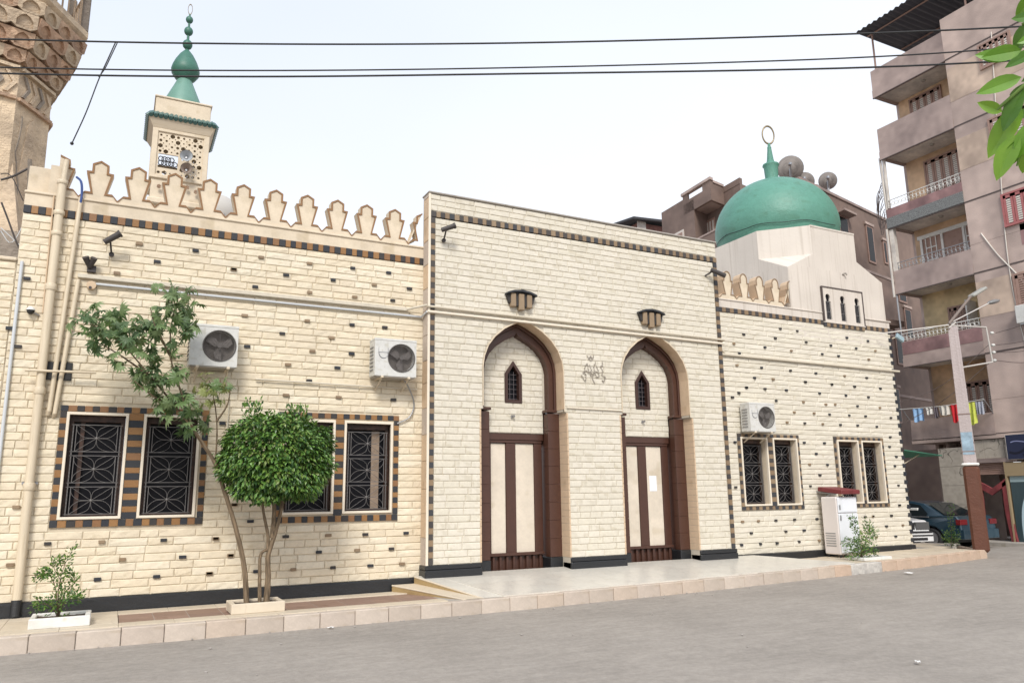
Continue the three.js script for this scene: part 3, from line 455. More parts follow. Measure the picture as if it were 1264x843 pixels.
    obj('threshold_box', box(cx - 0.58, cx + 0.58, 0.3, 0.6, z0 - 0.1, z0 - 0.02), M.brown, d);
    for (let k = 0; k < 9; k++) obj('baluster', cbox(cx - 0.55 + k * 0.13, cx - 0.505 + k * 0.13, 0.3, 0.6, z0 - 0.03, z0 + 0.03, 0.006), M.brown, d);
    if (di === 1) obj('notice', box(cx + 0.12, cx + 0.29, 1.66, 1.95, z0 - 0.011, z0 - 0.008), mat([0.78, 0.8, 0.84], { roughness: 0.7 }), d);
    // stepped tile bracket over the arch
    const b = grp('tile_bracket', mosque), bx = P.z([644.5, 804.5][di], 372, EZ + 0.1).x, by = di ? 4.74 : 4.80, hood = [[-0.28, 0.26], [-0.24, 0.13], [-0.1, 0.07], [0.1, 0.07], [0.24, 0.13], [0.28, 0.26], [0.16, 0.31], [0, 0.325], [-0.16, 0.31]];
    const g1 = ext(hood, EZ + 0.004, EZ + 0.07, [], 0.006); g1.translate(bx, by, 0); obj('backplate', g1, M.dark[2], b);
    const g2 = ext([[-0.3, 0.27], [-0.16, 0.31], [0, 0.33], [0.16, 0.31], [0.3, 0.27], [0.29, 0.3], [0.16, 0.345], [0, 0.365], [-0.16, 0.345], [-0.29, 0.3]].map(p => p), EZ + 0.004, EZ + 0.13); g2.translate(bx, by, 0); obj('hood', g2, M.dark[1], b);
    for (const [ox, w2, yb2] of [[-0.16, 0.05, 0.05], [0, 0.055, 0], [0.16, 0.05, 0.05]]) obj('console', cbox(bx + ox - w2, bx + ox + w2, by + yb2, by + 0.3, EZ + 0.01, EZ + 0.1, 0.012), M.ochreE[1], b);
  });
  // thin raised calligraphy emblem between the arches
  const em = grp('calligraphy_emblem', mosque), c0 = P.z(733, 458, EZ + 0.02), gs = [];
  const st = l => gs.push(tube(l.map(([x, y]) => V3(c0.x + x, c0.y + y, EZ + 0.016)), 0.009, 18, 5));
  const zp = (l, amp = 0.011) => { const c = new THREE.CatmullRomCurve3(l.map(([x, y]) => V3((x - 505) / 15.3 * 0.0172, (400 - y) / 15.3 * 0.0172, 0))), n = l.length * 9, p = []; for (let k = 0; k <= n; k++) { const v = c.getPoint(k / n); p.push([v.x + amp * Math.cos(k * 1.15), v.y + amp * Math.sin(k * 1.15)]); } gs.push(tube(p.map(([x, y]) => V3(c0.x + x, c0.y + y, EZ + 0.014)), 0.0048, n * 3, 5)); };
  zp([[270, 480], [300, 520], [340, 570], [350, 500], [330, 420], [350, 320], [390, 290], [410, 380], [400, 440]]); zp([[430, 300], [470, 380], [440, 450], [480, 480], [520, 420], [510, 330], [550, 240]]); zp([[470, 510], [500, 560], [525, 605]], 0.008); zp([[560, 300], [600, 380], [610, 480], [560, 500], [530, 430]]); zp([[690, 220], [680, 300], [650, 320], [690, 380], [670, 450], [720, 480], [730, 500], [690, 570], [670, 540]]); zp([[395, 150], [420, 190], [460, 230], [500, 190], [515, 140]], 0.008); zp([[430, 200], [460, 160], [490, 200]], 0.01); zp([[360, 470], [300, 440], [350, 400], [420, 420], [480, 440], [560, 400], [600, 440]], 0.01);
  obj('lettering', gs, mat([0.30, 0.26, 0.22], { roughness: 0.6 }), em);
  obj('hanging_wire', bar(V3(c0.x, 4.64, EZ + 0.012), V3(c0.x, c0.y + 0.25, EZ + 0.012), 0.003, 0.003, 5), M.conduit, em);
}
// ---- domed tomb wing
const TX1 = 16.42;
{
  const wins = [[11.37, 12.11], [12.26, 12.97], [14.2, 14.88], [14.98, 15.66]].map(w => [...w, 1.34, 2.73]), borders = [[11.3, 13.04, 1.26, 2.8], [14.11, 15.74, 1.26, 2.8]];
  const wall = obj('tomb_wall', [ext(rect(EX1 - 0.06, TX1, 0.1, 5.34), -0.35, -0.014, wins.map(w => rect(w[0] + 0.03, w[1] - 0.03, w[2] + 0.03, w[3] - 0.03))), box(TX1 - 0.3, TX1, 0.1, 5.6, -6, -0.36)], M.mortarE, mosque);
  layBricks(wall, { x0: EX1 + 0.002, x1: TX1 - 0.002, y0: 0.4, y1: 5.336, z: 0.0, course: 0.105, len: [0.4, 0.9], holes: (a, b) => hits(borders, a, b), geos: rockGeos, mats: M.rockR, relief: 0.009, joint: 0.0045, maxSingle: 200 });
  const add = (l, ox, oy, s) => l.forEach(([x, y]) => accent(wall, ox + x / s, oy + y / s, 0.01, rnd() < 0.72, 0.064, 0.042, M.ochreE));
  add([[108, 42], [222, 50], [353, 58], [470, 8], [632, 22], [771, 36], [930, 48], [557, 77], [718, 90], [856, 101], [23, 101], [62, 75], [290, 122], [458, 131], [595, 145], [652, 145], [789, 155], [926, 165], [401, 193], [523, 199], [617, 206], [738, 212], [839, 217], [994, 227], [357, 255], [466, 260], [576, 265], [685, 270], [790, 274], [907, 281], [38, 376], [462, 379], [586, 382], [990, 345], [985, 404], [536, 447], [1027, 465], [1018, 523], [496, 512], [605, 514], [559, 578], [42, 652], [500, 645], [1040, 641], [1047, 762], [997, 826], [884, 830]], 900, 470, 4.96);
  add([[437, 530], [525, 542], [246, 560], [411, 580], [571, 600], [784, 577], [893, 594], [195, 608], [357, 627], [700, 617], [832, 632], [932, 645], [494, 645], [655, 662], [740, 672], [898, 690], [224, 658], [211, 720], [339, 733], [490, 748], [622, 762], [772, 776], [887, 786], [303, 786], [400, 793], [567, 807], [706, 820], [825, 831], [958, 841], [261, 836]], 860, 280, 4.215);
  add([[260, 28], [398, 22], [549, 17], [711, 10], [905, 3], [336, 127], [636, 113], [795, 103], [252, 231], [416, 222], [560, 215], [751, 202], [925, 191]], 880, 640, 7.02); add([[360, 22], [110, 107], [167, 102], [301, 97], [266, 175], [385, 167], [192, 255], [333, 248]], 1050, 620, 5.9);
  for (let y = 0.46; y < 5.3; y += 0.186) { const m = obj('quoin_tile', cbox(TX1 - 0.09, TX1 + 0.014, y, y + 0.09, -0.1, 0.016, 0.005), pick(M.dark), wall); }
  obj('plinth', cbox(EX1 + 0.04, TX1 + 0.02, 0.1, 0.4, -0.1, 0.045, 0.015), M.plinth, mosque);
  const surround = (b, ws) => {
    const s = grp('tile_surround', mosque), z = 0.014, T = 0.07; const [x0, x1, y0, y1] = b;
    obj('backing', ext(rect(x0, x1, y0, y1), -0.03, -0.006, ws.map(w => rect(w[0] + 0.02, w[1] - 0.02, w[2] + 0.02, w[3] - 0.02))), M.mortarE, s);
    tileRun(s, x0, y1 - T, x1, y1, T, z, 0.09, M.ochreE); tileRun(s, x0, y0, x1, y0 + T, T, z, 0.09, M.ochreE);
    tileRun(s, x0, y0 + T + 0.002, x0 + T, y1 - T - 0.002, T, z, 0.088, M.ochreE, false); tileRun(s, x1 - T, y0 + T + 0.002, x1, y1 - T - 0.002, T, z, 0.088, M.ochreE);
    tileRun(s, ws[0][1] + 0.002, y0 + T + 0.002, ws[1][0] - 0.002, y1 - T - 0.002, ws[1][0] - ws[0][1] - 0.004, z, 0.09, M.ochreE);
  };
  surround(borders[0], wins.slice(0, 2)); surround(borders[1], wins.slice(2));
  for (const w of wins) windowUnit(w[0], w[1], w[2], w[3], 0.004, 0.13, { gz: -0.1, mg: 0.1 });
  const band = grp('tile_band', mosque); tileRun(band, EX1 + 0.002, 5.34, 14.14, 5.44, 0.098, 0.014, 0.1, M.ochreE); tileRun(band, 14.14, 5.3, 15.5, 5.4, 0.098, 0.034, 0.1, M.ochreE); tileRun(band, 15.5, 5.34, TX1 + 0.01, 5.44, 0.098, 0.014, 0.1, M.ochreE); obj('backing', box(EX1, TX1, 5.341, 5.44, -0.3, -0.017), M.mortarE, band);
  obj('cornice', [box(EX1, 14.14, 5.442, 5.61, -0.3, 0.0), cbox(EX1, 14.14, 5.6, 5.63, -0.3, 0.02, 0.008), box(15.5, TX1, 5.442, 5.6, -0.3, 0.0), cbox(15.5, TX1 + 0.04, 5.59, 5.62, -0.3, 0.03, 0.008)], M.tomb, mosque);
  // rounded merlons
  const half = [[0.235, 0], [0.235, 0.05], [0.15, 0.12], [0.085, 0.12], [0.15, 0.42], [0.1, 0.425], [0.1, 0.53], [0.075, 0.59], [0.035, 0.62], [0, 0.628]], out = half.concat(half.slice(0, -1).reverse().map(p => [-p[0], p[1]]));
  const k = 0.02, ih = [[0.235, 0.05 - k], [0.16, 0.12 - k], [0.085 - k, 0.12 - k], [0.125, 0.4], [0.1 - k, 0.405], [0.1 - k, 0.52], [0.06, 0.57], [0.03, 0.6], [0, 0.608]], o2 = out.slice(1, -1), ring = o2.concat(ih.concat(ih.slice(0, -1).reverse().map(p => [-p[0], p[1]])).reverse());
  const mg = ext(out, -0.22, -0.012), tg = ext(ring, -0.0115, 0.0);
  for (const c of [10.86 + 0.03, 11.34, 11.805, 12.27, 12.735, 13.2]) { if (c < 11) continue; const last = c > 13; const m = obj('merlon', last ? ext(out.filter(p => p[0] <= 0.04), -0.22, -0.012) : mg, [M.plaster, M.plasterPink], mosque); m.position.set(c, 5.631, 0); obj('trim', last ? ext(ring.filter(p => p[0] <= 0.001), -0.0115, 0) : tg, M.trimR, m); }
  // square base turning into an octagonal drum
  const cx = 14.75, h = 1.58, cz = -1.57, zf = -0.004, zb = cz - h, a = 0.72;
  const X0 = cx - h, X1 = cx + h, yS = 6.58, yO = 7.0, yT = 7.7, d = grp('drum', mosque);
  const oct = [[X0 + 0.84, zf], [X1 - 0.84, zf], [X1, zf - 0.84], [X1, zb + 0.84], [X1 - 0.84, zb], [X0 + 0.84, zb], [X0, zb + 0.84], [X0, zf - 0.84]];
  const f = [], T = (...v) => f.push(...v.flat()), Q = (p, q, r, s) => { T(p, q, r); T(p, r, s); };
  const at = (p, y) => [p[0], y, p[1]];
  for (let i = 0; i < 8; i++) { const p = oct[i], q = oct[(i + 1) % 8]; Q(at(p, yS), at(q, yS), at(q, yT), at(p, yT)); T(at(p, yT), at(q, yT), [cx, yT, cz]); }
  const sq = [[X0, zf], [X1, zf], [X1, zb], [X0, zb]], y5 = 5.0;
  for (let i = 0; i < 4; i++) { const p = sq[i], q = sq[(i + 1) % 4]; Q(at(p, y5), at(q, y5), at(q, yS), at(p, yS)); }
  // broaches: corner, two octagon points, and the rising edge on the chamfer
  const br = (c, o1, o2) => { const m = [(o1[0] + o2[0]) / 2, (o1[1] + o2[1]) / 2]; T(at(c, yS), at(o1, yO), at(o1, yS)); T(at(c, yS), at(o2, yS), at(o2, yO)); T(at(c, yS), at(o2, yO), at(o1, yO)); };
  br(sq[0], oct[0], oct[7]); br(sq[1], oct[2], oct[1]); br(sq[2], oct[4], oct[3]); br(sq[3], oct[6], oct[5]);
  const g = new THREE.BufferGeometry(); g.setAttribute('position', new THREE.Float32BufferAttribute(f, 3)); g.computeVertexNormals(); obj('masonry', metreUV(g), M.tomb, d);
  obj('kerb_moulding', [ext([[X0 + 0.84, yT - 0.03], [X1 - 0.84, yT - 0.03], [X1 - 0.84, yT + 0.01], [X0 + 0.84, yT + 0.01]], zf - 0.2, zf + 0.012)], M.tomb, d);
  // three-light window panel
  const wp = grp('arched_window', mosque); const px0 = 14.17, px1 = 15.49, py0 = 5.41, py1 = 6.22, keys = [14.33, 14.815, 15.3].map(x => { const r = 0.075, s = 0.085, yb = 5.47, ys = 5.9, yc = 6.0, pts = [[x - s, yb], [x + s, yb], [x + s, ys], [x + 0.05, ys]]; for (let q = -0.65; q <= Math.PI + 0.66; q += 0.35) pts.push([x + r * Math.cos(q), yc + r * Math.sin(q)]); pts.push([x - 0.05, ys], [x - s, ys]); return pts; });
  obj('panel', ext(rect(px0, px1, py0, py1), 0.0, 0.035, keys), M.tomb, wp);
  const fr = [box(px0 - 0.025, px0, py0, py1 + 0.025, 0.0, 0.05), box(px1, px1 + 0.025, py0, py1 + 0.025, 0.0, 0.05), box(px0, px1, py1, py1 + 0.025, 0.0, 0.05)]; obj('frame', fr, M.line, wp);
  for (const x of [14.33, 14.815, 15.3]) { obj('pane', box(x - 0.1, x + 0.1, 5.44, 6.09, -0.001, 0.004), M.glass, wp); obj('grille', [0, 1, 2, 3].map(q => box(x - 0.075 + q * 0.045, x - 0.068 + q * 0.045, 5.47, 5.9, 0.006, 0.012)).concat([box(x - 0.085, x + 0.085, 5.65, 5.657, 0.006, 0.012), box(x - 0.085, x + 0.085, 5.89, 5.9, 0.006, 0.014)]), M.metal, wp); }
  obj('sill', cbox(px0 - 0.03, px1 + 0.03, 5.385, 5.41, 0, 0.05, 0.006), M.tomb, wp);
  obj('spout', tube([V3(14.95, 6.62, 0.0), V3(14.99, 6.65, 0.05), V3(15.03, 6.6, 0.06)], 0.02, 8, 6), M.concrete, d);
  // dome
  const dome = grp('dome', mosque), prof = []; const R = 1.52;
  prof.push([1.38, 7.6], [1.42, 7.74], [1.49, 7.92]); for (let i = 0; i <= 22; i++) { const t = i / 22 * Math.PI / 2; prof.push([Math.max(0.13, R * Math.cos(t)), 8.1 + 1.38 * Math.sin(t) + 0.03 * Math.pow(t / 1.57, 6)]); }
  obj('shell', lathe(prof, cx - 0.14, 0, cz, 64), M.domeGreen, dome);
  obj('finial', [lathe([[0.2, 9.5], [0.165, 9.6], [0.18, 9.9], [0.21, 9.93], [0.2, 9.97], [0.11, 10.0], [0.085, 10.1], [0.05, 10.42], [0.055, 10.44], [0.04, 10.47], [0.03, 10.56], [0.001, 10.57]], cx - 0.14, 0, cz, 20)], M.domeGreen, dome);
  const cr = new THREE.TorusGeometry(0.2, 0.022, 8, 36); cr.scale(0.8, 1.25, 1); cr.rotateY(-0.35); cr.translate(cx - 0.14, 10.8, cz); obj('crescent', cr, mat([0.28, 0.22, 0.13], { metalness: 0.6, roughness: 0.4 }), dome);
  const wirep = []; for (let q = 2.2; q < 5.2; q += 0.2) wirep.push(V3(cx - 0.14 + 1.5 * Math.cos(-q), 7.88 + 0.02 * Math.sin(q * 9), cz + 1.5 * Math.sin(-q))); obj('cable', tube(wirep.map(v => v), 0.008, 50, 5), M.black, dome);
}
// ---- new minaret behind the parapet
{
  const m = grp('minaret', mosque), cx = 0.66, zf = -3, s = 0.5, cz = zf - s;
  obj('shaft', [box(cx - 0.42, cx + 0.42, 5.1, 7.0, cz - 0.42, cz + 0.42), cbox(cx - 0.5, cx + 0.5, 7.0, 7.12, cz - 0.5, cz + 0.5, 0.02), box(cx - 0.46, cx + 0.46, 7.12, 7.5, cz - 0.46, cz + 0.46)], M.plaster, m);
  for (const [y, w] of [[7.2, 0.1]]) for (let k = 0; k < 5; k++) { const g = new THREE.CylinderGeometry(0.04, 0.04, 0.02, 6); g.rotateX(Math.PI / 2); g.translate(cx - 0.32 + k * 0.16, 7.32 + (k % 2) * 0.06, zf + 0.035); obj('rosette', g, M.oldBrick[0], m); }
  const frameH = (f) => ext(rect(cx - f, cx + f, 7.5, 8.5), 0, 0.06, [rect(cx - 0.4, cx + 0.4, 7.57, 8.43)], 0.01);
  for (let k = 0; k < 4; k++) {
    const face = (g) => { g.translate(-cx, 0, 0.5 - 0.06); g.rotateY(k * Math.PI / 2); g.translate(cx, 0, cz); return g; };
    obj('frame', face(frameH(k % 2 ? 0.439 : 0.5)), M.plaster, m);
    // pierced geometric lattice
    const holes = []; const W = 0.8, x0 = cx - 0.4, y0 = 7.57; const hex = (x, y, r, n = 6, ph = 0) => Array.from({ length: n }, (_, i) => [x + r * Math.cos(ph + i / n * 6.283), y + r * Math.sin(ph + i / n * 6.283) * 1.0]);
    const c = 0.1; for (let i = 0; i < 8; i++) for (let j = 0; j < 8; j++) { const x = x0 + 0.05 + i * c, y = y0 + 0.055 + j * 0.107; if (k === 0 && i < 4 && j >= 1 && j <= 3) continue; const odd = (i + j) % 2, big = odd && (i % 4 < 2) === (j % 4 < 2); if (k === 2 && i >= 3 && j >= 5) continue; holes.push(odd ? hex(x, y, big ? 0.046 : 0.024, 6, 0.52) : hex(x, y, i % 3 ? 0.018 : 0.03, i % 3 ? 4 : 6, 0.78)); if (i < 7 && j < 7 && !(k === 0 && i < 4 && j < 4) && !(k === 2 && i > 1 && j > 3)) holes.push(hex(x + c / 2, y + 0.0535, 0.014, 4, 0)); }
    if (k === 0) holes.push([[x0 + 0.03, y0 + 0.15], [x0 + 0.37, y0 + 0.15], [x0 + 0.37, y0 + 0.43], [x0 + 0.03, y0 + 0.43]]);
    if (k === 2) holes.push([[x0 + 0.3, y0 + 0.57], [x0 + 0.78, y0 + 0.57], [x0 + 0.78, y0 + 0.84], [x0 + 0.3, y0 + 0.84]]);
    obj('lattice', face(ext(rect(x0 - 0.01, x0 + W + 0.01, y0 - 0.01, y0 + 0.87), 0, 0.03, holes)), M.plaster, m);
    if (k === 0) { const gs = []; for (let q = 0; q < 9; q++) { const a = hex(x0 + 0.08 + (q % 5) * 0.06, y0 + 0.25 + Math.floor(q / 5) * 0.08, 0.05, 6, q * 0.4); for (let e = 0; e < 6; e++) gs.push(bar(V3(a[e][0], a[e][1], zf - 0.04), V3(a[(e + 1) % 6][0], a[(e + 1) % 6][1], zf - 0.04), 0.009, 0.009, 5)); } obj('broken_lattice', gs, M.black, m); }
  }
  // eaves, tiles, block
  const cs = clean(new THREE.CylinderGeometry(0.6 * Math.SQRT2, 0.5 * Math.SQRT2, 0.18, 4, 1)); cs.rotateY(Math.PI / 4); cs.computeVertexNormals(); cs.translate(cx, 8.59, cz); obj('eaves', cs, M.plaster, m);
  for (let k = 0; k < 4; k++) for (let r = 0; r < 2; r++) for (let i = 0; i < 14; i++) { const t = r / 3, hw = 0.6 - 0.12 * t, x = -hw + (i + 0.5) * hw * 2 / 14; const g = new THREE.CylinderGeometry(hw / 15, hw / 14, 0.11, 6, 1, false); g.rotateX(-0.75); g.translate(x, 8.71 + t * 0.11, 0.585 - t * 0.12); g.rotateY(k * Math.PI / 2); g.translate(cx, 0, cz); (m.userData.tl ??= []).push(g); }
  const tl = m.userData.tl; delete m.userData.tl; obj('roof_tiles', tl, M.greenTile[1], m).userData.kind = 'stuff';
  obj('block', [cbox(cx - 0.49, cx + 0.49, 8.68, 9.12, cz - 0.49, cz + 0.49, 0.012), cbox(cx - 0.51, cx + 0.51, 9.12, 9.16, cz - 0.51, cz + 0.51, 0.01)], M.plaster, m);
  const sp = grp('spire', mosque); const B = 9.16;
  obj('cone', lathe([[0.36, B], [0.35, 9.3], [0.2, 9.66], [0.135, 9.82]], cx, 0, cz, 28), M.greenLight, sp);
  obj('bulb', lathe([[0.12, 9.8], [0.19, 9.86], [0.255, 9.96], [0.268, 10.04], [0.25, 10.12], [0.2, 10.25], [0.13, 10.38], [0.07, 10.46], [0.035, 10.5]], cx, 0, cz, 28), M.green, sp);
  for (const [y, r] of [[10.62, 0.094], [10.92, 0.085], [11.18, 0.07]]) { const g = new THREE.SphereGeometry(r, 18, 12); g.scale(1, 1.12, 1); g.translate(cx, y, cz); obj('ball', g, M.green, sp); }
  obj('stem', bar(V3(cx, 10.45, cz), V3(cx, 11.3, cz), 0.03, 0.018), M.green, sp);
  const t = new THREE.TorusGeometry(0.09, 0.012, 6, 24); t.scale(0.45, 1.25, 1); t.translate(cx, 11.42, cz); obj('crescent', t, mat([0.32, 0.27, 0.2], { metalness: 0.5, roughness: 0.5 }), sp);
}
base(mosque, 7.5, 0.1, 0);
{
  const horn = (px, py, r, m, label) => { const g = grp('loudspeaker'); tag(g, label, 'loudspeaker'); const p = P.z(px, py, -2.86), h = lathe([[0.02, -0.16], [0.035, -0.1], [0.06, -0.05], [r, 0.02], [r + 0.01, 0.025], [r - 0.015, 0.0], [0.03, -0.09], [0.001, -0.09]], 0, 0, 0, 20); h.rotateX(Math.PI / 2); h.rotateY(-0.15); h.translate(p.x, p.y, p.z + 0.02); obj('horn', h, m, g); obj('bracket', bar(V3(p.x, p.y, p.z - 0.05), V3(p.x + 0.03, p.y, -3.03), 0.02), M.metal, g); base(g, p.x, p.y, -3); };
  horn(229.5, 193, 0.105, mat([0.4, 0.42, 0.44], { roughness: 0.4, side: THREE.DoubleSide }), 'grey horn loudspeaker fixed on the minaret lattice'); horn(229.5, 208.5, 0.095, mat([0.3, 0.24, 0.2], { roughness: 0.5, side: THREE.DoubleSide }), 'brown horn loudspeaker below the grey one on the minaret');
  const g = grp('satellite_dish'); tag(g, 'pale satellite dish showing in a gap between hall merlons', 'satellite dish'); const p = P.z(276, 258, -0.9), d = new THREE.SphereGeometry(0.42, 28, 8, 0, 6.2832, 0, 0.72); d.translate(0, -0.42, 0); d.rotateX(Math.PI / 2); d.rotateY(0.25); d.translate(p.x, p.y, p.z); obj('reflector', d, mat([0.5, 0.48, 0.45], { side: THREE.DoubleSide }), g); obj('mast', bar(V3(p.x, 5.15, p.z - 0.03), V3(p.x, p.y, p.z - 0.03), 0.025), M.metal, g); base(g, p.x, 5.15, p.z);
}
// ---------------------------------------------------------------- fittings on the mosque wall
function acUnit(c, w, h, d, badge, label) { // c: centre of the bottom of the front face
  const u = grp('air_conditioner'); tag(u, label, 'air conditioner', 'air conditioner outdoor units on the mosque walls');
  const R = h * 0.36, fx = Math.min(w * 0.13 + 0.04, w / 2 - R - 0.035), fy = h * 0.5, hole = Array.from({ length: 32 }, (_, i) => [fx + R * Math.cos(i / 32 * 6.2832), fy + R * Math.sin(i / 32 * 6.2832)]);
  obj('casing', [cbox(-w / 2, w / 2, 0, h, -d, -0.13, 0.012), ext(rect(-w / 2, w / 2, 0, h), -0.1302, 0, [hole], 0), cbox(-w / 2 - 0.004, w / 2 + 0.004, h - 0.035, h + 0.004, -d, 0.006, 0.006)], M.acWhite, u);
  const dk = new THREE.CylinderGeometry(R, R, 0.012, 32); dk.rotateX(Math.PI / 2); dk.translate(fx, fy, -0.12); obj('coil_plate', dk, mat([0.16, 0.14, 0.125], { roughness: 0.6 }), u);
  const bl = []; for (let k = 0; k < 3; k++) { const s = ext([[0.03, -0.02], [R * 0.5, -R * 0.28], [R * 0.88, -R * 0.1], [R * 0.9, R * 0.28], [R * 0.45, R * 0.22], [0.03, 0.04]], -0.06, -0.05); s.rotateZ(k * 2.094 + 0.4); s.translate(fx, fy, 0); bl.push(s); } obj('fan', bl, mat([0.2, 0.18, 0.17]), u);
  const gr = [new THREE.TorusGeometry(R + 0.006, 0.009, 6, 36)]; for (let k = 1; k < 12; k++) gr.push(new THREE.TorusGeometry(R * k / 12, 0.0026, 4, 28)); gr.forEach(g => g.translate(fx, fy, 0.006)); for (let k = 0; k < 8; k++) { const a = k * Math.PI / 4; gr.push(bar(V3(fx, fy, 0.007), V3(fx + R * Math.cos(a), fy + R * Math.sin(a), 0.007), 0.0025, 0.0025, 4)); }
  const hub = new THREE.CylinderGeometry(0.035, 0.035, 0.01, 14); hub.rotateX(Math.PI / 2); hub.translate(fx, fy, 0.008); gr.push(hub); obj('fan_guard', gr, mat([0.1, 0.09, 0.085]), u);
  if (badge) { const s = new THREE.TorusGeometry(0.075, 0.006, 5, 24, Math.PI); s.rotateZ(Math.PI); s.scale(1, 1.2, 1); s.translate(-w * 0.3, h * 0.62, 0.004); obj('handle_recess', [s, box(-w * 0.3 - 0.08, -w * 0.3 + 0.08, h * 0.62, h * 0.62 + 0.008, 0, 0.006), box(-w * 0.3 - 0.08, -w * 0.3 - 0.073, h * 0.62, h * 0.75, 0, 0.006), box(-w * 0.3 + 0.073, -w * 0.3 + 0.08, h * 0.62, h * 0.75, 0, 0.006)], M.metal, u); }
  obj('louvres', Array.from({ length: 7 }, (_, k) => box(-w / 2 - 0.012, -w / 2 - 0.001, h * 0.15 + k * h * 0.1, h * 0.15 + k * h * 0.1 + 0.02, -d * 0.8, -d * 0.25)), mat([0.25, 0.24, 0.23]), u);
  for (const s of [-0.32, 0.32]) obj('bracket', [box(w * s - 0.02, w * s + 0.02, -0.03, -0.001, -d - 0.08, 0.01), bar(V3(w * s, -0.03, -0.02), V3(w * s, -0.2, -d - 0.075), 0.012)], M.plaster, u);
  obj('drip_tray', box(-w / 2 + 0.02, w / 2 - 0.02, -0.016, -0.002, -d, -0.01), M.concrete, u);
  u.position.copy(c); return u;
}
{
  const f = (l, r, b, z) => { const A = P.z(l[0], l[1], z), B = P.z(r[0], r[1], z); return [V3((A.x + B.x) / 2, A.y, z), B.x - A.x]; };
  let [c, w] = f([232, 450], [292, 450], 0, 0.36); acUnit(c, w, 0.6, 0.3, false, 'air conditioner unit behind the top leaves of the slender tree');
  [c, w] = f([462, 463], [513.5, 465], 0, 0.36); acUnit(c, w, 0.6, 0.3, true, 'air conditioner unit beside the left edge of the portal block');
  [c, w] = f([927.5, 532], [958.5, 532], 0, 0.33); acUnit(c, w, 0.58, 0.27, true, 'air conditioner unit above the windows under the green dome');
}
function pipe(name, pts, r, m, label, cat, extra) { const g = [tube(pts, r, Math.max(16, pts.length * 10), 10)]; const o = extra ? grp(name) : obj(name, g, m); if (extra) { obj('run', g, m, o); for (const [n, e, mm] of extra) obj(n, e, mm ?? m, o); } tag(o, label, cat); return o; }
{ // pipes and conduits; straight runs as poly-lines of bars
  const poly = (pts, r, n = 8) => { const g = []; for (let i = 0; i < pts.length - 1; i++) { g.push(bar(pts[i], pts[i + 1], r, r, n)); if (i) { const s = new THREE.SphereGeometry(r * 1.02, n, 6); s.translate(pts[i].x, pts[i].y, pts[i].z); g.push(s); } } return g; };
  const collar = (x, y, z, r, h = 0.09) => lathe([[r * 0.9, 0], [r * 1.22, 0.01], [r * 1.22, h - 0.01], [r * 0.9, h]], x, y, z, 16);
  const W = (px, py, z) => P.z(px, py, z);
  { const g = grp('drainpipe'); tag(g, 'thick cream drainpipe running full height down the prayer hall wall', 'pipe'); const x = -0.95, z = 0.075; obj('run', [bar(V3(x, 0.36, z), V3(x, 6.0, z), 0.056, 0.056, 18)], M.pipe, g); obj('shoe', [bar(V3(x, 0.2, z + 0.01), V3(x, 0.4, z), 0.06, 0.06, 14)], M.plinth, g); for (const y of [1.75, 3.0, 4.42, 5.2, 5.5, 5.95]) obj('collar', collar(x, y, z, 0.058, y > 4.9 ? 0.07 : 0.1), M.pipe, g); obj('vent', bar(V3(x + 0.01, 6.0, z), V3(x + 0.02, 6.33, z - 0.01), 0.04, 0.035), M.pipe, g); obj('clamp', [box(x - 0.09, x + 0.09, 1.83, 1.86, -0.005, 0.03)], M.metal, g); }
  { const a = W(98, 252, 0.05), b = W(60, 507, 0.05); const g = grp('drainpipe'); tag(g, 'thin cream pipe leaning across the wall, second of the upright pipes', 'pipe'); obj('run', poly([V3(a.x, a.y + 0.12, -0.02), a, b, V3(b.x - 0.01, b.y - 0.05, 0.02)], 0.03, 12), M.pipe, g); obj('bent_end', tube([V3(a.x, a.y - 0.05, 0.06), V3(a.x + 0.01, a.y + 0.15, 0.06), V3(a.x - 0.02, a.y + 0.35, 0.03), V3(a.x - 0.08, a.y + 0.42, -0.02)], 0.016, 14, 8), mat([0.05, 0.09, 0.25]), g); }
  { const a = W(96, 345, 0.045), b = W(67, 510, 0.045); const g = obj('drainpipe', poly([a, b, V3(b.x - 0.012, b.y - 0.04, 0.0)], 0.03, 12), M.pipe); tag(g, 'short cream pipe dropping from the end of the wall trunking', 'pipe'); }
  tag(obj('conduit', poly([W(66, 242, 0.03), W(52, 386, 0.03)], 0.011, 6), M.plasterPink), 'thin conduit running beside the thick drainpipe under the parapet', 'conduit');
  tag(obj('conduit', poly([V3(-1.32, 4.8, 0.03), V3(-1.31, 0.36, 0.03)], 0.022, 10), M.pipeGrey), 'pale grey conduit going down below the low wall coping', 'conduit');
  tag(obj('conduit', poly([W(30, 457, 0.14), W(118, 460, 0.14)], 0.017, 8), M.pipe), 'short level pipe crossing the upright pipes over the dark vents', 'pipe');
  const yT = 4.68; tag(obj('cable_trunking', [cbox(W(95, 342, 0.03).x, 4.15, yT - 0.03, yT + 0.03, 0.014, 0.06, 0.006), bar(V3(4.15, yT, 0.035), V3(4.43, yT + 0.05, 0.27), 0.022)], M.conduit), 'cream trunking running level over the prayer hall windows', 'trunking');
  tag(obj('conduit', poly([V3(-0.42, 4.585, 0.032), V3(4.42, 4.575, 0.032), V3(4.43, 4.62, 0.27)], 0.018), M.pipeGrey), 'pale grey conduit just under the prayer hall trunking', 'conduit');
  tag(obj('conduit', poly([V3(4.43, 4.71, 0.285), V3(10.86, 4.66, 0.285), V3(10.9, 4.6, 0.03), V3(11.1, 4.45, 0.03)], 0.02), M.conduit), 'upper of two conduits crossing the portal above the arches', 'conduit');
  tag(obj('conduit', poly([V3(4.43, 4.62, 0.28), V3(10.86, 4.58, 0.28)], 0.024), M.frame), 'lower, paler conduit crossing the portal above the arches', 'conduit');
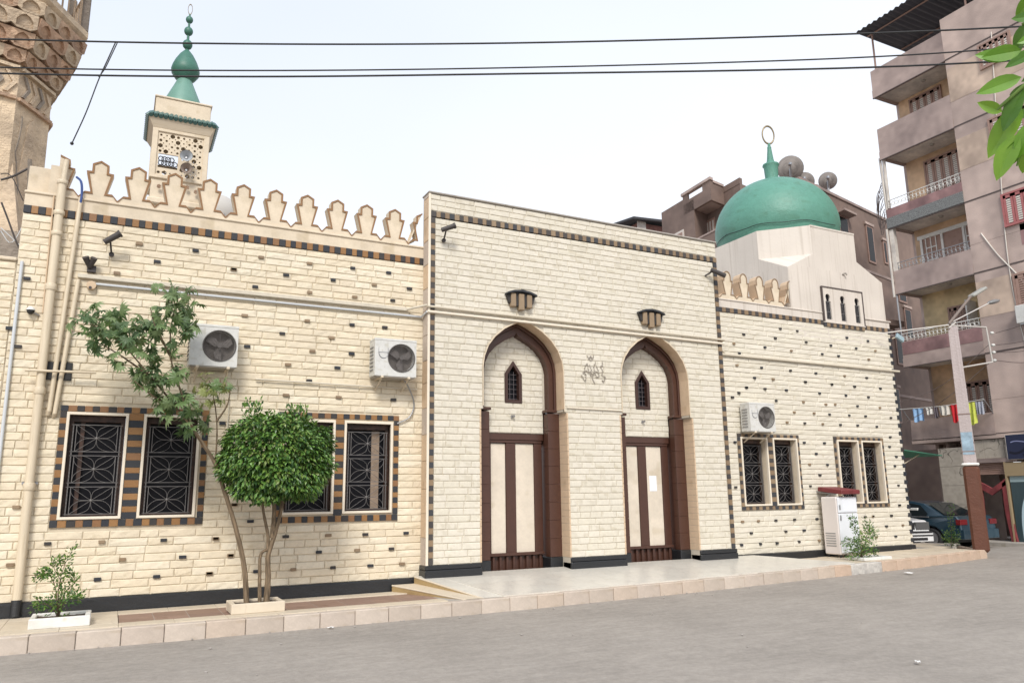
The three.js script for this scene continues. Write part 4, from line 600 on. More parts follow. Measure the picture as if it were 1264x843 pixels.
  tag(obj('conduit', poly([V3(10.88, 4.42, 0.03), V3(16.55, 4.4, 0.03)], 0.028), M.conduit), 'conduit running level across the wall under the green dome', 'conduit');
  tag(obj('drain_hose', poly([W(315, 468, 0.04), W(515, 481, 0.04)], 0.014), M.conduit), 'thin level pipe under the air conditioner beside the portal', 'pipe');
  tag(obj('drain_hose', tube([W(498, 468, 0.2), W(505, 480, 0.12), W(511, 500, 0.05), W(505, 515, 0.04), W(490, 523, 0.03)], 0.012, 24, 6), M.metal), 'curved grey hose looping from the air conditioner to the window corner', 'hose');
  tag(obj('drain_hose', tube([W(280, 470, 0.1), W(282, 500, 0.04), W(279, 540, 0.04)], 0.008, 14, 6), M.conduit), 'thin hose hanging under the tree shaded air conditioner', 'hose');
  tag(obj('cable', poly([V3(7.09, 3.13, 0.272), V3(8.28, 3.12, 0.272)], 0.013), M.frame), 'level cable between the two arched doors', 'cable');
  const vb = grp('vent_panel'); tag(vb, 'black vent openings behind the upright pipes', 'vent'); const a = W(57, 446, 0.02), b = W(88, 470, 0.02); for (const t of [0, 0.36, 0.68]) obj('opening', cbox(a.x + (b.x - a.x) * t, a.x + (b.x - a.x) * (t + 0.29), b.y, a.y, 0.0, 0.022, 0.004), M.black, vb);
  // security cameras
  const cam = (p, dir, L, label, m = M.acDark) => { const g = grp('security_camera'); tag(g, label, 'camera'); const e = p.clone().addScaledVector(dir, L); obj('housing', [bar(p, e, 0.04, 0.045, 10), bar(e, e.clone().addScaledVector(dir, 0.03), 0.052, 0.055, 10)], m, g); obj('bracket', [bar(p.clone().lerp(e, 0.4), V3(p.x + 0.1, p.y - 0.12, p.z - 0.15), 0.014), bar(V3(p.x + 0.1, p.y - 0.12, p.z - 0.17), V3(p.x + 0.1, p.y - 0.12, p.z - 0.13), 0.035)], m, g); };
  cam(W(128, 299, 0.2), V3(0.75, 0.55, 0.2).normalize(), 0.22, 'dark bullet camera under the merlons beside the pipes');
  cam(W(545, 284, EZ + 0.19), V3(0.85, 0.35, 0.3).normalize(), 0.22, 'dark bullet camera near the portal top left corner tiles');
  { const g = grp('security_camera'); tag(g, 'dark bullet camera on the portal edge beside the rounded merlons', 'camera'); const p = W(878, 333, EZ + 0.14); obj('housing', bar(p, p.clone().add(V3(0.28, -0.12, 0.1)), 0.045, 0.05, 10), M.acDark, g); obj('bracket', [bar(p.clone().add(V3(0.05, -0.02, 0)), p.clone().add(V3(-0.05, -0.1, -0.13)), 0.018)], M.acDark, g); }
  { const g = grp('security_camera'); tag(g, 'small white dome camera between the grey conduit and drainpipe', 'camera'); const p = W(37, 384, 0.06); const s = new THREE.SphereGeometry(0.045, 14, 10); s.translate(p.x, p.y, p.z); obj('lens', s, M.black, g); const s2 = new THREE.SphereGeometry(0.055, 14, 8, 0, 6.3, 0, 1.5); s2.translate(p.x, p.y + 0.008, p.z); obj('shade', s2, M.white, g); obj('arm', bar(p, V3(p.x + 0.1, p.y - 0.04, 0.01), 0.012), M.metal, g); }
  { const g = grp('wall_lamp'); tag(g, 'twin dark spotlight fitting on the wall below the bullet camera', 'lamp'); const p = W(110, 330, 0.06); obj('head', bar(p, p.clone().add(V3(-0.06, 0.12, 0.08)), 0.03, 0.045, 10), M.acDark, g); obj('head', bar(p, p.clone().add(V3(0.05, 0.12, 0.08)), 0.03, 0.045, 10), M.acDark, g); obj('mount', box(p.x - 0.03, p.x + 0.08, p.y - 0.06, p.y + 0.03, 0.0, 0.06), M.acDark, g); }
  { const g = grp('junction_box'); tag(g, 'round cream junction box under the end of the trunking', 'junction box'); const p = W(112, 352, 0.05); const c = new THREE.CylinderGeometry(0.06, 0.06, 0.06, 16); c.rotateX(1.571); c.translate(p.x, p.y, 0.035); obj('box', c, M.plasterPink, g); const d = new THREE.CylinderGeometry(0.02, 0.02, 0.02, 10); d.rotateX(1.571); d.translate(p.x - 0.01, p.y - 0.04, 0.07); obj('cap', d, M.acDark, g); }
  { const g = grp('floodlight'); tag(g, 'blue grey floodlight on a bar at the mosque outer corner', 'floodlight'); const p = W(1104, 417, 0.05); obj('arm', bar(V3(16.43, p.y - 0.02, 0.03), V3(16.68, p.y + 0.06, 0.05), 0.014), M.pipe, g); const b = cbox(-0.11, 0.11, -0.08, 0.08, -0.03, 0.03, 0.01); b.rotateZ(-0.7); b.rotateX(-0.4); b.translate(16.62, p.y, 0.1); obj('head', b, mat([0.28, 0.38, 0.42], { roughness: 0.3 }), g); }
}
// ---------------------------------------------------------------- water cooler under a red canopy
{
  const g = grp('water_cooler'); tag(g, 'tall white water cooler cabinet under a red canopy by the wall', 'water cooler'); const x0 = 13.38, x1 = 13.97, z0 = 0.14, z1 = 0.54, y0 = pavY(13.6) + 0.06, y1 = 1.5;
  obj('cabinet', cbox(x0, x1, y0, y1, z0, z1, 0.02), phy([0.72, 0.66, 0.63], { roughness: 0.35 }), g); obj('door', cbox(x0 + 0.01, x1 - 0.01, y0 + 0.03, 1.16, z1 + 0.001, z1 + 0.03, 0.012), phy([0.72, 0.74, 0.77], { roughness: 0.3 }), g); obj('door', cbox(x0 + 0.01, x1 - 0.01, 1.175, y1 - 0.01, z1 + 0.001, z1 + 0.03, 0.012), phy([0.72, 0.74, 0.77], { roughness: 0.3 }), g);
  obj('notice', box(x0 + 0.14, x1 - 0.06, 1.2, 1.47, z1 + 0.031, z1 + 0.034), mat([0.74, 0.76, 0.8]), g); obj('handle', [cbox(x0 + 0.03, x0 + 0.06, 1.02, 1.13, z1 + 0.03, z1 + 0.055, 0.008), cbox(x0 + 0.03, x0 + 0.06, 1.24, 1.34, z1 + 0.03, z1 + 0.055, 0.008)], M.metal, g);
  for (const [a, b] of [[x0 + 0.05, z0 + 0.05], [x1 - 0.05, z0 + 0.05], [x0 + 0.05, z1 - 0.05], [x1 - 0.05, z1 - 0.05]]) obj('foot', bar(V3(a, pavY(a), b), V3(a, y0, b), 0.025), M.black, g);
  obj('grille', Array.from({ length: 6 }, (_, k) => box(x0 - 0.006, x0 - 0.001, 0.5 + k * 0.05, 0.52 + k * 0.05, 0.2, 0.45)), M.metal, g); base(g, 13.69, pavY(13.6), 0.3);
  const c = grp('canopy'); tag(c, 'small red sheet metal canopy above the white water cooler', 'canopy'); const s = cbox(P.z(1011, 602, 0.1).x, P.z(1061, 603, 0.66).x, -0.045, 0.045, -0.38, 0.24, 0.012); s.rotateX(0.12); s.translate(0, 1.62, 0.44); obj('sheet', s, mat([0.2, 0.035, 0.04], { roughness: 0.6, map: tPaint }), c); for (const x of [13.45, 13.9]) obj('bracket', [bar(V3(x, 1.6, 0.0), V3(x, 1.56, 0.5), 0.014), bar(V3(x, 1.36, 0.0), V3(x, 1.56, 0.35), 0.012)], M.metal, c); base(c, 13.75, 1.36, 0);
}
// ---------------------------------------------------------------- planters, shrubs and trees
function leafQuad(out, cols, p, n, up, L, W, col, fold = 0.3) { // a folded leaf: four triangles round a midrib
  const t = up.clone().normalize(), s = t.clone().cross(n).normalize(), m = s.clone().cross(t).normalize();
  const a = p.clone(), b = p.clone().addScaledVector(t, L * 0.45).addScaledVector(s, W / 2).addScaledVector(m, W * fold), c = p.clone().addScaledVector(t, L).addScaledVector(m, -L * 0.12), d = p.clone().addScaledVector(t, L * 0.45).addScaledVector(s, -W / 2).addScaledVector(m, W * fold), e = p.clone().addScaledVector(t, L * 0.5);
  for (const T of [[a, b, e], [b, c, e], [a, e, d], [e, c, d]]) for (const v of T) { out.push(v.x, v.y, v.z); cols?.push(...col); }
}
const leafGeo = (out, cols) => { const g = new THREE.BufferGeometry(); g.setAttribute('position', new THREE.Float32BufferAttribute(out, 3)); if (cols) g.setAttribute('color', new THREE.Float32BufferAttribute(cols, 3)); g.setAttribute('uv', new THREE.BufferAttribute(new Float32Array(out.length / 3 * 2), 2)); g.computeVertexNormals(); return g; };
const rv = () => { const u = rr(-1, 1), a = rr(0, 6.283), r = Math.sqrt(1 - u * u); return V3(r * Math.cos(a), u, r * Math.sin(a)); };
const greens = [[0.05, 0.125, 0.025], [0.075, 0.175, 0.03], [0.12, 0.24, 0.04], [0.18, 0.31, 0.055], [0.035, 0.095, 0.022], [0.19, 0.26, 0.06]];
function planter(name, x0, x1, z0, z1, y0, y1, m, label) {
  const g = grp(name); tag(g, label, 'planter'); const t = 0.06; obj('wall', cbox(x0, x1, y0, y1, z1 - t, z1, 0.008), m, g); obj('wall', cbox(x0, x1, y0, y1, z0, z0 + t, 0.008), m, g); obj('wall', cbox(x0, x0 + t, y0, y1 - 0.002, z0 + t, z1 - t, 0.008), m, g); obj('wall', cbox(x1 - t, x1, y0, y1 - 0.002, z0 + t, z1 - t, 0.008), m, g);
  const sg = new THREE.PlaneGeometry(x1 - x0 - 2 * t, z1 - z0 - 2 * t, 16, 12); sg.rotateX(-Math.PI / 2); const p = sg.attributes.position; for (let i = 0; i < p.count; i++) p.setY(i, 0.02 * perlin.noise(p.getX(i) * 14, 1, p.getZ(i) * 14)); sg.computeVertexNormals(); sg.translate((x0 + x1) / 2, y1 - 0.035, (z0 + z1) / 2); obj('soil', sg, M.soil, g); return base(g, (x0 + x1) / 2, y0, (z0 + z1) / 2);
}
const pv = pavY(0) + 0.006;
planter('planter', -0.72, -0.1, 0.72, 1.26, pv, pv + 0.115, M.white, 'low white painted planter box at the foot of the drainpipe');
planter('planter', 1.46, 2.12, 0.78, 1.3, pv, pv + 0.125, M.slab[1], 'low beige tiled planter box around the two tree trunks');
planter('planter', 13.15, 13.95, 0.86, 1.28, pavY(13.5), pavY(13.5) + 0.06, M.white, 'low white planter edging in front of the water cooler');
function bush(name, label, foot, stems, n, leaf, spread) { // stems: lists of points; leaves strewn along them
  const g = grp(name); tag(g, label, 'shrub'); obj('stems', stems.map(s => limb(s.pts, s.r, s.r * 0.3, 12, 6, 0.05)), M.bark, g);
  const out = [], cols = []; for (let i = 0; i < n; i++) { const s = pick(stems), c = s.curve ??= new THREE.CatmullRomCurve3(s.pts), t = Math.pow(rnd(), 0.8) * (1 - s.from) + s.from; const p = c.getPoint(t), dir = c.getTangent(t), o = rv().multiplyScalar(spread * (s.w ?? 1) * Math.pow(rnd(), 0.6)); p.add(o); const up = o.clone().normalize().multiplyScalar(0.9).add(dir.multiplyScalar(0.7)).add(V3(rr(-0.4, 0.4), rr(-0.3, 0.5), rr(-0.4, 0.4))); leafQuad(out, cols, p, rv(), up, leaf * rr(0.7, 1.25), leaf * rr(0.42, 0.6), pick(greens)); }
  obj('foliage', leafGeo(out, cols), M.leafFicus, g); return base(g, foot.x, foot.y, foot.z);
}
{
  const z = 1.0, q = (px, py, dz = 0) => P.z(px, py, z + dz), y0 = pv + 0.08;
  const S = (a, w = 1, from = 0.25, r = 0.008) => ({ pts: a, w, from, r });
  const f = V3(-0.44, y0, z); bush('shrub', 'small leafy shrub in the white planter by the drainpipe', f, [S([f, q(72, 725), q(78, 700), q(90, 676)], 0.8, 0.2), S([f, q(66, 720, 0.1), q(56, 706, 0.1), q(46, 712, 0.1)], 0.7, 0.35), S([f, q(80, 730), q(92, 718), q(86, 706)], 0.8), S([f, q(75, 720, -0.1), q(66, 700), q(72, 690)], 0.9), S([f, q(62, 748, 0.15), q(50, 745, 0.15), q(44, 748, 0.2)], 1.2, 0.2), S([f, q(80, 742, 0.1), q(92, 738), q(97, 734)], 1.1), S([f, q(70, 745, 0.15), q(76, 735, 0.2)], 1.7, 0.0)], 1000, 0.042, 0.075);
  const z2 = 1.05, q2 = (px, py, dz = 0) => P.z(px, py, z2 + dz), f2 = V3(P.z(1064, 690, z2).x, pavY(13.5) + 0.03, z2);
  bush('shrub', 'small leafy shrub in front of the water cooler', f2, [S([f2, q2(1062, 670), q2(1056, 650), q2(1051, 638)], 0.8, 0.2), S([f2, q2(1068, 670), q2(1072, 655), q2(1070, 645)], 1, 0.2), S([f2, q2(1066, 675), q2(1077, 662), q2(1080, 655)], 0.9, 0.2), S([f2, q2(1058, 675), q2(1050, 668), q2(1045, 672)], 0.9, 0.2), S([f2, q2(1070, 680), q2(1080, 680)], 1.1, 0.2), S([f2, q2(1058, 682), q2(1050, 684)], 1.1), S([f2, q2(1064, 675, 0.15), q2(1066, 662, 0.15)], 1.5, 0)], 1100, 0.05, 0.11);
  const z3 = 0.1, q3 = (px, py) => P.z(px, py, z3), f3 = V3(P.z(1176, 677, z3).x, pavY(17.5), z3);
  bush('shrub', 'small round shrub with a thin wispy top beside the utility pole', f3, [S([f3, q3(1175, 655), q3(1174, 640), q3(1174, 622)], 0.7, 0.1, 0.007), S([f3, q3(1172, 668), q3(1168, 660)], 0.9, 0.2, 0.006), S([f3, q3(1179, 668), q3(1183, 660)], 0.9, 0.2, 0.006), S([f3, q3(1175, 662), q3(1177, 652)], 0.9, 0.2, 0.006)], 420, 0.045, 0.13);
}
{ // slender tree with hand-shaped leaves
  const g = grp('slender_tree'); tag(g, 'slender leaning tree with hand shaped leaves before the hall windows', 'tree'); const z = 0.98, q = (px, py, dz = 0) => P.z(px, py, z + dz), foot = V3(P.z(304, 748, z).x, pv + 0.06, z);
  const fork = q(265, 572);
  obj('trunk', limb([foot, q(301, 700), q(290, 650), q(277, 608), fork, q(250, 548), q(238, 530)], 0.036, 0.022, 36, 10, 0.04), M.bark, g);
  const br = [[q(238, 530), q(215, 500), q(185, 465, 0.1), q(150, 425, 0.15), q(112, 400, 0.2)], [q(238, 530), q(225, 490, 0.1), q(210, 440), q(212, 395), q(222, 360)], [fork, q(267, 545), q(267, 520), q(264, 495), q(258, 470)], [q(215, 500), q(190, 490, 0.2), q(165, 470, 0.3)], [q(185, 465, 0.1), q(150, 440), q(125, 425)], [q(267, 520), q(280, 500), q(284, 480)], [q(210, 440), q(190, 400, 0.1), q(185, 380, 0.1)]];
  const bs = br.map((b, i) => limb(b, i === 2 ? 0.014 : 0.017, 0.006, 16, 6, 0.05)); bs.forEach(b => obj('branch', b, M.bark, g));
  const palm = () => { const out = []; const n = 9; for (let k = 0; k < n; k++) { const a = (k - (n - 1) / 2) * 0.5, L = 0.15 * (1 - 0.075 * Math.abs(k - 4)) * rr(0.85, 1.1); const d = V3(Math.sin(a), Math.cos(a), -0.15 - 0.1 * Math.abs(Math.cos(a))); leafQuad(out, null, V3(0, 0, 0), V3(0, 0, 1), d, L, L * 0.3, null, 0.12); } return leafGeo(out); };
  const geos = Array.from({ length: 5 }, palm), st = [];
  const blobs = [[102, 398, 22, 8], [125, 392, 26, 13], [150, 402, 28, 16], [175, 412, 26, 14], [130, 420, 24, 12], [165, 440, 28, 16], [195, 450, 28, 16], [185, 475, 24, 12], [215, 478, 28, 16], [205, 505, 24, 12], [232, 500, 24, 12], [238, 522, 20, 9], [212, 358, 22, 11], [228, 372, 24, 12], [205, 382, 22, 10], [222, 398, 22, 10], [195, 400, 18, 7], [254, 470, 16, 6, 1], [266, 488, 18, 7, 1], [248, 492, 18, 7, 1], [278, 476, 12, 4, 1], [215, 425, 14, 4]];
  for (const [px, py, r, n, y] of blobs) for (let k = 0; k < n * 1.55; k++) { const a = rr(0, 6.283), R = r * Math.sqrt(rnd()), p = P.z(px + R * Math.cos(a), py + R * Math.sin(a) * 0.8, z + rr(-0.3, 0.35)); const m = obj('leaf', pick(geos), y && rnd() < 0.7 ? M.leafFig[3] : pick(M.leafFig.slice(0, 3)), g); m.position.copy(p); m.scale.setScalar(rr(0.75, 1.2) * (y ? 0.75 : 1)); m.rotation.set(rr(-1.5, 0.2), rr(-1.6, 1.6), rr(1.6, 4.7), 'YXZ'); }
  base(g, foot.x, foot.y, foot.z);
}
{ // clipped ficus
  const g = grp('ficus_tree'); tag(g, 'clipped ficus tree with dense rounded green crown before the windows', 'tree'); const z = 0.98, q = (px, py, dz = 0) => P.z(px, py, z + dz), Z7 = (x, y, dz) => q(250 + x / 2.98, 560 + y / 2.98, dz);
  const f1 = V3(Z7(233, 560).x, pv + 0.05, z), f2 = V3(Z7(207, 560).x, pv + 0.05, z + 0.05);
  obj('trunk', limb([f1, Z7(240, 450), Z7(240, 375), Z7(262, 305), Z7(285, 220), Z7(300, 120)], 0.042, 0.02, 26, 10, 0.06), M.bark, g); obj('trunk', limb([f2, Z7(209, 450, 0.05), Z7(216, 365, 0.03), Z7(245, 350, 0)], 0.026, 0.02, 20, 8, 0.06), M.bark, g); obj('trunk', limb([Z7(238, 350), Z7(240, 310), Z7(222, 210), Z7(210, 110)], 0.024, 0.014, 18, 8, 0.06), M.bark, g); obj('trunk', limb([Z7(255, 310), Z7(262, 220), Z7(262, 110)], 0.035, 0.02, 14, 8, 0.06), M.bark, g);
  const c = q(341, 563), A = 0.67, B = 0.545, C = 0.58, out = [], cols = [];
  const surf = d => { const e = 2.9, s = Math.pow(Math.pow(Math.abs(d.x), e) + Math.pow(Math.abs(d.y), e) + Math.pow(Math.abs(d.z), e), -1 / e); return s; };
  for (let i = 0; i < 15000; i++) {
    const d = rv(); const s = surf(d), lump = 1 + 0.2 * perlin.noise(d.x * 2.3 + 4, d.y * 2.3, d.z * 2.3) + 0.12 * perlin.noise(d.x * 7, d.y * 7 + 9, d.z * 7); const depth = rnd() < 0.72 ? rr(0.88, 1.03) : rr(0.5, 0.9); const k = s * lump * depth;
    const p = V3(c.x + d.x * A * k, c.y + d.y * B * k - 0.02, c.z + d.z * C * k); if (perlin.noise(p.x * 6.5, p.y * 6.5, p.z * 6.5) < -0.34 && depth > 0.9) continue;
    const up = V3(d.x, d.y * 0.6 - 0.55, d.z).add(rv().multiplyScalar(0.6)); leafQuad(out, cols, p, d.clone().add(V3(0, 0.7, 0)).add(rv().multiplyScalar(0.5)), up, rr(0.058, 0.095), rr(0.03, 0.044), rnd() < 0.15 ? [0.17, 0.33, 0.07] : pick(greens), 0.22);
  }
  for (let i = 0; i < 90; i++) { const p = q(rr(300, 322), 505 + rr(-8, 8)), p2 = q(rr(355, 378), 508 + rr(-6, 5)); for (const w of [p, p2]) leafQuad(out, cols, w.add(V3(0, rr(-0.03, 0.03), rr(-0.2, 0.2))), rv(), V3(rr(-0.5, 0.5), 1, rr(-0.4, 0.4)), 0.06, 0.03, pick(greens)); }
  obj('crown', leafGeo(out, cols), M.leafFicus, g); base(g, f1.x, f1.y, f1.z);
}
// ---------------------------------------------------------------- utility pole at the pavement end
const POLE = V3(P.z(1202, 600, 1.05).x, 0, 1.05);
{
  const g = grp('utility_pole'); tag(g, 'concrete utility pole with brown painted foot and two lamp arms', 'utility pole'); const { x, z } = POLE, y0 = pavY(16.9) - 0.06, S = (px, py) => P.z(px, py, z);
  const yB = S(1203, 575).y, yT = S(1170, 403).y;
  const turn = ge => { ge.rotateY(-1.0); ge.translate(x, 0, z); return ge; };
  obj('foot_sleeve', turn(cbox(-0.165, 0.165, y0, yB, -0.145, 0.145, 0.05)), mat([0.125, 0.045, 0.025], { map: tPaint, roughness: 0.6, bumpMap: tStone, bumpScale: 0.01 }), g);
  obj('collar', turn(cbox(-0.175, 0.175, yB, yB + 0.06, -0.155, 0.155, 0.03)), M.white, g);
  { const tp = cbox(-1, 1, yB + 0.06, yT, -1, 1, 0.06), a = tp.attributes.position; for (let i = 0; i < a.count; i++) { const w = 0.132 - 0.032 * (a.getY(i) - yB) / (yT - yB); a.setX(i, a.getX(i) * w); a.setZ(i, a.getZ(i) * w * 0.8); } tp.computeVertexNormals(); metreUV(tp); obj('shaft', turn(tp), mat([0.5, 0.44, 0.44], { map: scaled(tStreak, 0.9, 0.35), bumpMap: scaled(tStone, 3), bumpScale: 0.012 }), g); }
  for (const py of [512, 547, 558]) { const p = S(1188, py), w = 0.135 - 0.032 * (p.y - yB) / (yT - yB); obj('strap', turn(box(-w - 0.006, w + 0.006, p.y, p.y + 0.025, -w * 0.8 - 0.006, w * 0.8 + 0.006)), mat([0.22, 0.16, 0.14]), g); }
  obj('poster', turn(box(-0.115, 0.11, yB + 0.25, yB + 0.75, 0.1065, 0.1105)), mat([0.36, 0.5, 0.62], { map: scaled(tMottle, 1.6) }), g);
  const T = V3(x, yT, z), F = (px, py, dz = 0) => P.z(px, py, z + dz);
  const fr = [[F(1176, 402), F(1218, 404)], [F(1218, 404), F(1226, 447)], [F(1226, 447), F(1186, 454)], [F(1172, 405), F(1180, 398)]]; obj('cross_arm', fr.map(([a, b]) => bar(a, b, 0.021, 0.021, 6)), mat([0.5, 0.47, 0.44]), g);
  const l1 = F(1172, 400), l2 = F(1199, 366); obj('lamp_arm', bar(l1, l2, 0.035, 0.03), mat([0.2, 0.16, 0.14]), g);
  const h = cbox(-0.09, 0.09, -0.035, 0.035, 0, 0.55, 0.02); h.lookAt(V3(0.75, 0.38, 0.1)); h.translate(l2.x, l2.y, l2.z); obj('lamp_head', h, mat([0.36, 0.36, 0.33], { roughness: 0.4 }), g);
  const m2 = F(1222, 374); obj('lamp_arm', bar(F(1175, 398), m2, 0.014), mat([0.55, 0.52, 0.5]), g); const hd = new THREE.SphereGeometry(0.13, 16, 10); hd.scale(1.7, 0.42, 0.8); hd.rotateZ(0.25); hd.translate(m2.x + 0.18, m2.y + 0.05, m2.z); obj('lamp_head', hd, mat([0.22, 0.22, 0.22], { roughness: 0.3 }), g);
  for (const py of [411, 426, 435, 445]) { const p = F(1228 - (447 - py) * 0.1, py); const c = lathe([[0.001, -0.03], [0.035, -0.03], [0.022, 0], [0.04, 0.015], [0.022, 0.03], [0.001, 0.035]], 0, 0, 0, 10); c.rotateZ(-1.57); c.translate(p.x + 0.03, p.y, p.z); obj('insulator', c, M.white, g); }
  obj('stay', bar(F(1172, 401), V3(x - 1.4, yT - 0.1, z - 0.9), 0.014), mat([0.6, 0.57, 0.53]), g);
  base(g, x, y0, z);
}
// ---------------------------------------------------------------- old stone minaret behind the low wall
{
  const g = grp('old_minaret'); tag(g, 'weathered old stone minaret with carved stalactite balcony behind the low wall', 'minaret');
  const c = P.z(-34, 150, -4.2), cx = c.x, cz = -4.2, rot = 0.12;
  const ring = (R, n = 8, ph = rot) => Array.from({ length: n }, (_, i) => [cx + R * Math.cos(ph + i * 6.2832 / n), cz + R * Math.sin(ph + i * 6.2832 / n)]);
  const seg = (R0, R1, y0, y1) => { const gg = new THREE.CylinderGeometry(R1, R0, y1 - y0, 8, 1); gg.rotateY(Math.PI / 2 - rot); gg.translate(cx, (y0 + y1) / 2, cz); const q = clean(gg); q.computeVertexNormals(); return metreUV(q); };
  obj('base', [box(cx - 2.2, cx + 1.12, 0, 6.1, cz - 1.3, cz + 1.3)], M.oldGrey, g);
  { // chamfered broaches from the square base to the octagon
    const gg = new THREE.CylinderGeometry(1.02, 1.55, 2.0, 4, 1); gg.rotateY(Math.PI / 4 - 0.05); gg.translate(cx, 7.1, cz); const fl = clean(gg); fl.computeVertexNormals(); obj('broach', metreUV(fl), M.oldStone[0], g);
  }
  obj('shaft', seg(1.24, 1.2, 5.5, 9.35), M.oldStone[1], g);
  // carved frame, chevron band and worn panels on every face
  for (let k = 0; k < 8; k++) {
    const a = rot + (k + 0.5) * Math.PI / 4, ap = 1.215 * Math.cos(Math.PI / 8), put = gg => { gg.rotateY(Math.PI / 2 - a); gg.translate(cx + ap * Math.cos(a), 0, cz + ap * Math.sin(a)); return gg; };
    obj('moulding', put(ext([[-0.45, 8.62], [0.45, 8.62], [0.45, 8.68], [-0.45, 8.68]], -0.05, 0.06)), M.oldBrick[1], g);
    obj('moulding', put(ext([[-0.45, 9.2], [0.45, 9.2], [0.45, 9.26], [-0.45, 9.26]], -0.05, 0.07)), M.oldStone[1], g);
    for (let i = 0; i < 4; i++) { const x = -0.36 + i * 0.2; obj('chevron', put(ext([[x, 8.74], [x + 0.07, 8.74], [x + 0.2, 8.95], [x + 0.07, 9.15], [x, 9.15], [x + 0.13, 8.95]], -0.02, 0.025)), i % 2 ? M.oldStone[0] : M.oldGrey, g); }
    obj('panel', put(ext([[-0.34, 6.2], [0.34, 6.2], [0.02, 8.5], [-0.1, 8.35]], -0.03, 0.012)), M.oldStone[0], g);
    const cr = []; let y = 8.4; const pts = []; let x = -0.3; while (y > 6.4) { pts.push([x, y]); y -= 0.18; x += rr(-0.05, 0.09); } obj('crack', put(ext([...pts, ...pts.slice().reverse().map(p => [p[0] + rr(0.02, 0.05), p[1]])], -0.02, 0.016)), M.oldGrey, g);
  }
  // stalactite tiers
  const tiers = [[1.22, 1.32, 9.3, 9.55], [1.32, 1.44, 9.55, 9.85], [1.44, 1.56, 9.85, 10.15], [1.54, 1.63, 10.15, 10.42]];
  tiers.forEach(([r0, r1, y0, y1], t) => {
    obj('corbel_tier', seg(r0 - 0.1, r1 - 0.1, y0, y1), M.oldBrick[t % 3], g);
    const per = 3; for (let k = 0; k < 8; k++) for (let i = 0; i < per; i++) {
      const a = rot + k * Math.PI / 4, b = a + Math.PI / 4, u = (i + 0.5 + (t % 2) * 0.25) / per - (t % 2) * 0.12, A = [Math.cos(a), Math.sin(a)], B = [Math.cos(b), Math.sin(b)], n = (a + b) / 2, w = r1 * 0.765 / per * 0.5, h = y1 - y0;
      const px = r1 * (A[0] + (B[0] - A[0]) * u), pz = r1 * (A[1] + (B[1] - A[1]) * u);
      const outer = [[-w, 0.06], [w * -0.55, 0], [w * 0.55, 0], [w, 0.06], [w, h], [-w, h]], hole = [[-w * 0.66, 0.04], [w * 0.66, 0.04], [w * 0.66, h * 0.5], [w * 0.4, h * 0.76], [0, h * 0.9], [-w * 0.4, h * 0.76], [-w * 0.66, h * 0.5]];
      const gg = merge([ext(outer, -0.16, 0.0, [hole]), ext(hole, -0.16, -0.05)]); gg.rotateX(0.22); gg.rotateY(Math.PI / 2 - n); gg.translate(cx + px, y0, cz + pz); obj('niche', gg, pick(M.oldBrick.concat(M.oldStone.slice(0, 2))), g);
    }
  });
  obj('balcony_slab', [seg(1.58, 1.7, 10.42, 10.54), seg(1.7, 1.7, 10.54, 10.66)], M.oldStone[1], g);
  const R = ring(1.62); for (let k = 0; k < 8; k++) { const a = R[k], b = R[(k + 1) % 8]; obj('corner_post', cbox(a[0] - 0.07, a[0] + 0.07, 10.66, 12.0, a[1] - 0.07, a[1] + 0.07, 0.015), M.oldGrey, g); const gs = []; for (let i = 1; i < 7; i++) { const x = a[0] + (b[0] - a[0]) * i / 7, z = a[1] + (b[1] - a[1]) * i / 7; gs.push(bar(V3(x, 10.66, z), V3(x, 11.6, z), 0.018, 0.018, 6)); } gs.push(bar(V3(a[0], 11.6, a[1]), V3(b[0], 11.6, b[1]), 0.03)); obj('railing', gs, M.oldBrick[3], g); }
  obj('upper_shaft', seg(0.9, 0.86, 10.6, 14), M.oldStone[0], g);
  base(g, cx, 0, cz);
  const w = grp('bent_railing'); tag(w, 'rusty bent bars and loose wires beside the low wall coping', 'metal bars'); const q = (px, py) => P.z(px, py, -0.5);
  obj('bar', bar(q(36, 197), q(33, 320), 0.03, 0.03, 6), M.oldGrey, w); obj('bar', tube([q(0, 222), q(14, 218), q(34, 208)], 0.016, 12, 6), M.acDark, w); obj('bar', tube([q(0, 215), q(8, 214), q(14, 219), q(28, 248)], 0.007, 12, 5), M.acDark, w); obj('bar', tube([q(1, 250), q(8, 268), q(20, 300), q(28, 316)], 0.014, 12, 6), M.acDark, w); obj('wire', tube([q(30, 265), q(24, 285), q(12, 300), q(0, 285)], 0.006, 14, 5), M.pipeGrey, w); obj('wire', tube([q(0, 281), q(12, 292), q(26, 305)], 0.007, 10, 5), M.pipeGrey, w);
}
